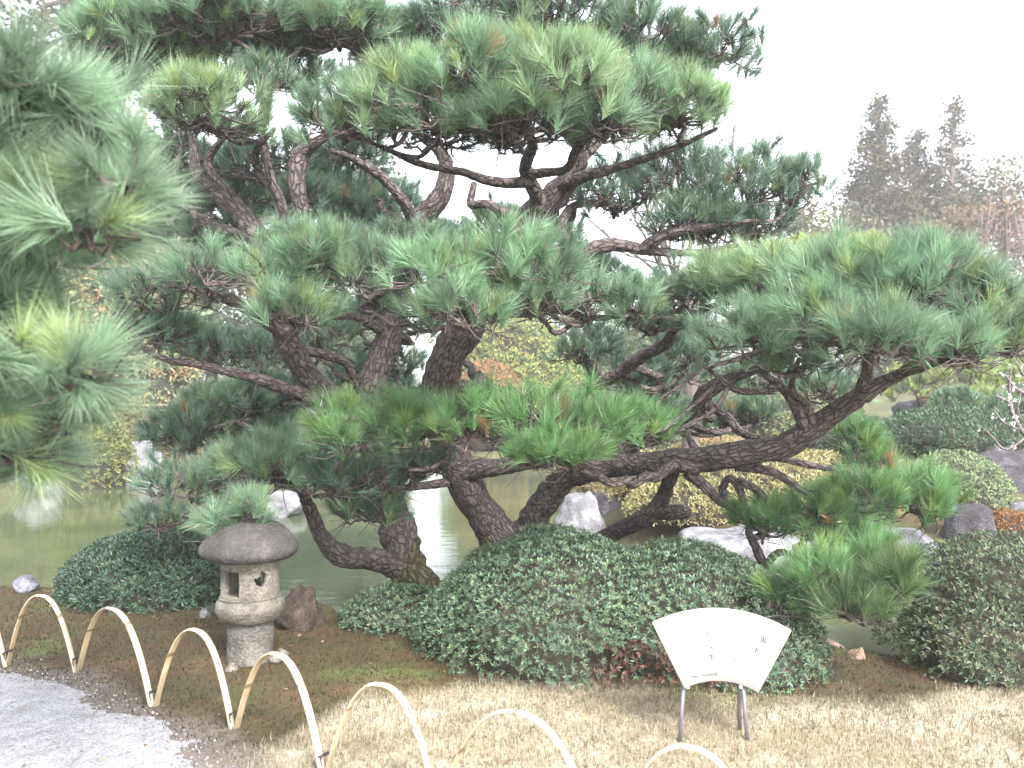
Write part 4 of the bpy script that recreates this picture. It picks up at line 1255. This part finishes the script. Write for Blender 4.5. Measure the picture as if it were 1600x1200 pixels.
# the rest of the writing is bleached to broken strokes: columns of short marks
mb = MB()
for (px, y0, y1) in ((1061, 976, 985), (1069, 1010, 1030), (1087, 972, 985), (1092, 988, 1036), (1119, 975, 990), (1120, 1008, 1024), (1132, 998, 1030), (1146, 988, 1030), (1156, 974, 998), (1169, 984, 1012), (1173, 1012, 1016), (1180, 1032, 1050), (1038, 994, 1014)):
    py = y0
    while py < y1:
        for k in range(3):
            qx, qy = px + R.uniform(-2.6, 2.6), py + R.uniform(-1.4, 1.4)
            x = wx(qx, SD + .02) - SX; z = 1.5 - (qy - HZ) / F * (SD + .02)
            lx, lz = (R.uniform(.004, .009), .0026) if R.random() < .55 else (.0026, R.uniform(.002, .007))
            yy = lambda zq: AP[1] + (zq - AP[2] - .45) * math.tan(TILT) - .0095 / math.cos(TILT)
            v = [(x - lx / 2, yy(z - lz / 2), z - lz / 2), (x + lx / 2, yy(z - lz / 2), z - lz / 2), (x + lx / 2, yy(z + lz / 2), z + lz / 2), (x - lx / 2, yy(z + lz / 2), z + lz / 2)]
            mb.add(v, [(0, 1, 2, 3)])
        py += R.uniform(4.2, 6.5)
o = mb.build('faded_strokes', M_ink2); o.parent = board; stuff(o)

# ---------------------------------------------------------------- trees in the background
def grow(mb, p, d, L, r, depth, tips, spread=.55, up=.1, col=(1, 1, 1), kids=(2, 3), sides=5):
    k = 4
    pts = [p]
    q, dd = p.copy(), d.copy()
    for i in range(k - 1):
        dd = nrm(dd + R.normal(size=3) * .13 + np.array([0, 0, up * .3]))
        q = q + dd * L / (k - 1)
        pts.append(q)
    tubes(mb, np.array([pts]), np.array([np.linspace(r, r * .62, k)]), sides, col)
    if depth == 0:
        tips.append((q, dd)); return
    for i in range(R.integers(kids[0], kids[1] + 1)):
        nd = nrm(dd + R.normal(size=3) * spread + np.array([0, 0, up]))
        st = pts[-1] if i == 0 else pts[R.integers(1, k)]
        grow(mb, np.array(st), nd, L * R.uniform(.62, .82), r * .6, depth - 1, tips, spread, up, col, kids, sides)


def leafy_tree(name, label, x, y, h, clumps, leaf, per, cols, trunk_r=.25, cat='tree', group=None, limbs=True, drop=.0):
    """trunk with limbs and a crown of leaf clumps; clumps are (dx,dy,z,rx,ry,rz)"""
    z0 = h1(x, y)
    t = thing(name, label, cat, (x, y, z0), group)
    mb = MB()
    limb_tube(mb, [(x, y, z0 - .3, trunk_r * 1.3), (x + .1, y, z0 + h * .3, trunk_r), (x - .1, y, z0 + h * .62, trunk_r * .6), (x, y, z0 + h * .93, trunk_r * .15)], sides=9, step=.5, rough=.2, wig=.1)
    mb.build('trunk', M_farbark, t, smooth=True)
    tw = MB()
    fo = MB()
    cols = np.asarray(cols, float)
    for (dx, dy, z, rx, ry, rz) in clumps:
        c = np.array([x + dx, y + dy, z0 + z])
        b0 = np.array([x, y, z0 + max(h * .12, z - .35 * math.hypot(dx, dy) - .2 * rz)])
        k1 = b0 * .5 + c * .5 + R.normal(size=3) * .1
        tubes(tw, np.array([[b0, k1, c]]), np.array([[trunk_r * .35, trunk_r * .22, trunk_r * .1]]), 5, (1, 1, 1))
        n = int(4.0 * (rx * ry * rz) ** (2 / 3) * 3.2 * per)
        d = rand_dirs(n)
        rad = R.random(n) ** .45
        lump = .7 + .6 * fbm(d[:, 0] * 2 + dx, d[:, 1] * 2 + d[:, 2] * 2 + dy, 1.6, int(R.integers(90)))
        p = c + d * rad[:, None] * lump[:, None] * np.array([rx, ry, rz])
        ld = nrm(d * .6 + R.normal(size=(n, 3)) + np.array([0, 0, -drop]))
        tint = cols[R.integers(0, len(cols), n)] * R.uniform(.6, 1.35, (n, 1)) * (.75 + .5 * R.random())
        leaf_batch(fo, p, ld, nrm(R.normal(size=(n, 3)) + np.array([0, 0, .8])), leaf * R.uniform(.6, 1.3, n), leaf * .32 * R.uniform(.7, 1.2, n), tint)
    if limbs: stuff(tw.build('limbs', M_farbark, t, smooth=True))
    stuff(fo.build('crown', M_far, t))
    return t


def conifer_clumps(h, r, z_lo, n, taper=1.0):
    out = []
    for i in range(n):
        f = (i + R.random()) / n
        z = z_lo + (h - z_lo) * f
        rr = r * (1 - f) ** taper + .25
        a = R.uniform(0, 6.28)
        q = rr * R.uniform(.35, .9)
        s = max(.35, rr * R.uniform(.38, .62))
        out.append((q * math.cos(a), q * math.sin(a), z, s, s, s * R.uniform(.55, .8)))
    return out


CED = [(.075, .066, .042), (.095, .072, .045), (.062, .066, .038), (.115, .08, .05), (.052, .058, .042)]
def px_h(py, d): return CAMZ + (HZ - py) / F * d

for (px, d, top, hw, lab) in ((1372, 42, 152, 92, 'tallest russet tinged cedar on the skyline beyond the garden'), (1490, 43, 158, 72, 'slender open cedar with gaps of sky on the skyline'), (1432, 45, 205, 80, 'shorter brownish cedar standing between the two tall ones')):
    h = px_h(top, d) - h1(wx(px, d), d)
    leafy_tree('cedar_tree', lab, wx(px, d), d, h, conifer_clumps(h, hw * d / F, 2.5, 190 if hw > 75 else 130, .8), .21, 16, CED, trunk_r=.32, group='cedars on the skyline')
RND = [(.10, .11, .075), (.13, .12, .08), (.09, .10, .07), (.16, .12, .08)]
def round_clumps(h, r, n, flat=.75):
    out = []
    for i in range(n):
        d = rand_dirs(1)[0]; d[2] = d[2] * .8 + .1
        s = r * R.uniform(.28, .5)
        out.append((d[0] * r * .7, d[1] * r * .7, h - r * flat + d[2] * r * flat * .75, s, s, s * .75))
    return out
for (px, d, top, r, cols, lab) in (
        (1568, 40, 250, 2.6, RND, 'rounded grey green tree beside the slender cedar'),
        (1535, 36, 310, 2.0, [(.16, .11, .07), (.13, .11, .07), (.19, .13, .07)], 'brownish round tree in front of the grey green one'),
        (1610, 38, 300, 2.4, [(.15, .11, .06), (.12, .11, .06)], 'olive brown tree behind the weeping plum'),
        (1455, 37, 322, 2.2, [(.12, .10, .06), (.10, .10, .055), (.14, .11, .06)], 'bronze green round tree below the slender cedar'),
        (1330, 38, 318, 1.7, RND, 'small dull round tree below the tallest cedar'),
        (1262, 34, 318, 1.4, [(.13, .15, .06), (.16, .16, .08)], 'yellowish round tree at the end of the bluish pine boughs'),
        (760, 46, 338, 3.0, [(.13, .17, .07), (.16, .19, .08)], 'pale yellow green tree glimpsed under the pine crown'),
        (560, 48, 335, 3.4, [(.14, .18, .07), (.17, .19, .09)], 'light green tree seen between the two old pines'),
        (900, 44, 372, 2.6, [(.10, .14, .08), (.13, .16, .08)], 'soft green tree beyond the tall hedge'),
        (330, 40, 345, 3.0, [(.10, .13, .06), (.16, .16, .07)], 'green tree behind the autumn shrub'),
        (1080, 46, 412, 2.3, [(.10, .14, .08), (.13, .16, .09)], 'low soft green tree far behind the buff mound'),
        (1190, 40, 395, 2.0, [(.16, .19, .07), (.13, .17, .07)], 'low yellow green tree far behind the right pine boughs')):
    h = px_h(top, d) - h1(wx(px, d), d)
    leafy_tree('round_tree', lab, wx(px, d), d, h, round_clumps(h, r, 16) + round_clumps(h * .6, r * 1.05, 14), .26, 11, cols, trunk_r=.22)
for (px, d, top, r, cols, lab) in (
        (-60, 31, 150, 3.2, [(.07, .10, .05), (.10, .12, .06)], 'bushy green tree behind the nearest pine'),
        (120, 35, 190, 3.2, [(.07, .10, .055), (.10, .12, .06)], 'bushy tree behind the orange and cream shrub'),
        (255, 33, 215, 2.6, [(.08, .12, .07), (.10, .14, .08)], 'soft green tree behind the lantern pine upper boughs'),
        (400, 37, 225, 2.8, [(.08, .12, .07), (.11, .15, .08)], 'blue green tree seen through the lantern pine branches'),
        (490, 41, 262, 2.6, [(.09, .13, .08), (.12, .16, .09)], 'hazy green tree right of the blue green one')):
    h = px_h(top, d) - h1(wx(px, d), d)
    leafy_tree('round_tree', lab, wx(px, d), d, h, round_clumps(h, r, 18) + round_clumps(h * .7, r * 1.05, 16) + round_clumps(h * .45, r * 1.0, 14), .26, 11, cols, trunk_r=.22)
DK = [(.045, .06, .045), (.06, .07, .05), (.09, .065, .04), (.16, .10, .04), (.05, .055, .05)]
for (px, d, r, cols, lab) in ((70, 29, 2.6, DK, 'tall dark tree with rusty leaves behind the nearest pine'), (175, 32, 2.4, DK + [(.22, .13, .05)], 'tall rusty leaved tree behind the top of the lantern pine'), (575, 34, 1.3, DK[:2], 'narrow dark evergreen far behind the gap between the two old pines')):
    top = -60 if px < 300 else 20
    h = px_h(top, d) - h1(wx(px, d), d)
    leafy_tree('tall_dark_tree', lab, wx(px, d), d, h, conifer_clumps(h, r, 4.0, 60, .35), .28, 12, cols, trunk_r=.3)

# yellow green garden pines further back
def far_pine(label, px, d, base_py, lobes, tint, trunk_r=.16):
    x = wx(px, d); z0 = h1(x, d)
    t = thing('garden_pine', label, 'pine tree', (x, d, z0), 'cloud pruned pines across the inlet')
    tops = [P(a, b, dd) for (a, b, _, _, dd) in lobes]
    top = max(tops, key=lambda q: q[2])
    mb = MB()
    c = limb_tube(mb, [(x, d, z0 - .2, trunk_r * 1.2), (x + .05, d, z0 + .5, trunk_r), (x * .5 + top[0] * .5, d, z0 * .5 + top[2] * .5, trunk_r * .7), (top[0], top[1], top[2] - .1, trunk_r * .3)], sides=12, step=.08, rough=.2, wig=.04)
    mb.build('trunk', M_bark, t, smooth=True)
    for (a, b, hw, hh, dd) in lobes:
        q = P(a, b, dd)
        pine_pad(t, (q[0], q[1], q[2], hw * dd / F, max(.5, hw * dd / F * .7), hh * dd / F), c, dens=150, needles=40, L=.16, w=.008, tint=tint, buds=0, dead=.02, up=.9)
    return t


far_pine('cloud pruned pine with light green pads and a straight dark trunk above the juniper', 1443, 15.2, 652, [(1430, 600, 50, 24, 14.8), (1500, 588, 62, 34, 15.0), (1570, 600, 52, 32, 15.0), (1620, 580, 50, 34, 15.0), (1530, 622, 50, 16, 14.4), (1470, 560, 50, 24, 15.6), (1550, 556, 55, 24, 15.6)], (.24, .31, .12))
far_pine('bright yellow green pine crown behind the right pine boughs', 1300, 19, 640, [(1190, 405, 70, 26, 18.5), (1260, 392, 60, 24, 19), (1340, 392, 70, 22, 19), (1400, 405, 60, 24, 18.5), (1130, 420, 50, 22, 19)], (.27, .34, .12))
far_pine('low dark pine with a bare bent limb over the juniper', 1560, 13.4, 690, [(1490, 628, 36, 16, 13.2), (1545, 640, 36, 16, 13.2), (1600, 630, 40, 22, 13.2)], (.11, .19, .11), .14)
mb = MB()
limb_tube(mb, [np.r_[P(a, b, d), r * d / F] for (a, b, d, r) in [(1560, 668, 12.9, 11), (1520, 668, 12.7, 13), (1480, 668, 12.6, 12), (1465, 655, 12.6, 6)]], sides=10, step=.05, rough=.22)
o = mb.build('limb', M_bark, [q for q in bpy.data.objects if q.get('label', '').startswith('low dark pine')][0], smooth=True)

# bare deciduous tree behind the pine crown
x, y = wx(1075, 13), 13.0
z0 = h1(x, y)
bt = thing('bare_tree', 'leafless tree whose thin twigs reach into the white sky', 'tree', (x, y, z0))
mb, tips = MB(), []
p0 = np.array([x, y, z0 - .2])
limb_tube(mb, [(x, y, z0 - .2, .13), (x + .05, y, z0 + 1.6, .11), (x, y, z0 + 3.0, .09)], sides=10, step=.1, wig=.03)
mb.build('trunk', M_farbark, bt, smooth=True)
mb = MB()
for k in range(9):
    a = k * .7 + R.random() * .4
    grow(mb, np.array([x, y, z0 + 2.2 + .1 * k]), nrm(np.array([math.cos(a) * 1.0, math.sin(a) * .6, .9])), 1.12, .034, 5, tips, spread=.42, up=.16, sides=4)
mb.build('branches', M_farbark, bt, smooth=True)


def blossoms(mb, pts, r, col):
    n = len(pts)
    nr = rand_dirs(n); u, w = perp(nr)
    for k in range(5):
        a = k * 2 * math.pi / 5
        d = nrm(u * math.cos(a) + w * math.sin(a) + nr * .35)
        leaf_batch(mb, pts, d, nr, np.full(n, r) * R.uniform(.8, 1.2, n), np.full(n, r * .42), np.asarray(col) * R.uniform(.85, 1.1, (n, 1)), fold=.1)


# white plum at the right edge
M_petal = foliage_mat('plum_petals', rough=.6, trans=.4, spec=.2, var=.05)
PD = 6.4
x = wx(1720, PD)
wp = thing('white_plum', 'plum with grey twigs and white blossom beside the dark boulders', 'plum tree', (x, PD, h1(x, PD)))
mb = MB()
limb_tube(mb, [(x, PD, h1(x, PD) - .1, .07), (x - .03, PD, .5, .06), (x + .04, PD, 1.2, .05), (x, PD, 1.8, .03), (x + .1, PD, 2.3, .008)], sides=10, step=.06, rough=.2)
mb.build('trunk', M_bark, wp, smooth=True)
br, pts, tips = MB(), [], []
for k in range(6):
    grow(br, np.array([x + .03, PD, 1.5 + .1 * k]), nrm(np.array([.9 * math.cos(k) + .5, math.sin(k) * .7, .8])), .45, .014, 3, tips, spread=.4, up=.2, col=(.12, .10, .105), sides=4)
for L_ in ([(1715, 760, 6), (1640, 700, 5), (1605, 680, 4), (1583, 650, 3.2), (1575, 628, 2.6), (1556, 619, 1.6)],
           [(1583, 650, 2.5), (1577, 610, 1.8), (1580, 570, 1.2)], [(1605, 682, 2.5), (1572, 702, 1.8), (1552, 684, 1.4), (1536, 668, 1.0)],
           [(1640, 700, 3), (1600, 674, 2), (1568, 660, 1.5), (1553, 640, 1)], [(1720, 640, 5), (1650, 610, 4), (1615, 620, 3), (1585, 605, 2), (1570, 585, 1.2)],
           [(1650, 610, 3), (1605, 590, 2), (1590, 570, 1.2), (1582, 555, 1)], [(1605, 590, 2), (1596, 610, 1.5), (1590, 640, 1), (1600, 660, .8)]):
    c = np.array([np.r_[P(a, b, PD), r * PD / F] for a, b, r in L_])
    br.w = []
    q = limb_tube(br, c, sides=6, step=.03, rough=.1, wig=.008, col=(.12, .10, .105))
    pts.append(q[len(q) // 5:, :3])
br.build('branches', M_twig, wp, smooth=True)
pts = np.vstack(pts)
sel = pts[R.choice(len(pts), 62, replace=True)] + R.normal(size=(62, 3)) * .016
sel = np.repeat(sel, 3, 0) + R.normal(size=(186, 3)) * .008
mb = MB(); blossoms(mb, sel, .0125, (.72, .70, .69))
stuff(mb.build('blossom', M_petal, wp))

# weeping pink plum
x, y = wx(1575, 21), 21.0
z0 = h1(x, y)
pk = thing('weeping_plum', 'weeping plum with drooping pinkish twigs before the round trees', 'plum tree', (x, y, z0))
mb = MB()
ztop = px_h(322, 21)
limb_tube(mb, [(x, y, z0 - .2, .10), (x + .06, y, z0 + 1.4, .07), (x - .05, y, ztop - .6, .04), (x, y, ztop, .02)], sides=10, step=.1, rough=.2)
mb.build('trunk', M_farbark, pk, smooth=True)
mb, pts = MB(), []
for k in range(34):
    a = R.uniform(0, 6.28); q = R.uniform(.2, .7)
    st = np.array([x, y, ztop - R.uniform(0, .7)])
    e = st + np.array([math.cos(a) * q, math.sin(a) * q, R.uniform(-.1, .25)])
    lo_ = e + np.array([math.cos(a) * .15, math.sin(a) * .15, -R.uniform(.6, 2.2)])
    tubes(mb, np.array([[st, st * .5 + e * .5 + [0, 0, .12], e, e * .6 + lo_ * .4 + [math.cos(a) * .1, math.sin(a) * .1, 0], lo_]]), np.array([[.02, .016, .012, .009, .005]]), 4, (.17, .125, .13))
    for t in R.random(7): pts.append(e * (1 - t) + lo_ * t)
mb.build('branches', M_twig, pk, smooth=True)
mb = MB(); blossoms(mb, np.array(pts) + R.normal(size=(len(pts), 3)) * .02, .03, (.45, .25, .30))
stuff(mb.build('blossom', M_petal, pk))

# ---------------------------------------------------------------- haze volume added to imitate lens veil and lift the blacks
m, nn, l, b = new_mat('haze')
nn.remove(b)
pv = nn.new('ShaderNodeVolumePrincipled')
pv.inputs['Color'].default_value = (.95, .96, .98, 1)
pv.inputs['Density'].default_value = .0026
pv.inputs['Anisotropy'].default_value = .3
l.new(pv.outputs[0], nn['Material Output'].inputs['Volume'])
x0, x1, y0, y1, z0, z1 = -300, 300, -70, 320, -3.0, 21
mb = MB()
mb.add([(x0, y0, z0), (x1, y0, z0), (x1, y1, z0), (x0, y1, z0), (x0, y0, z1), (x1, y0, z1), (x1, y1, z1), (x0, y1, z1)],
       [(0, 3, 2, 1), (4, 5, 6, 7), (0, 1, 5, 4), (1, 2, 6, 5), (2, 3, 7, 6), (3, 0, 4, 7)])
hz = mb.build('haze', m)
tag(hz, 'thin pale added haze veiling the whole garden', None, kind='stuff')
sc.cycles.volume_bounces = 2
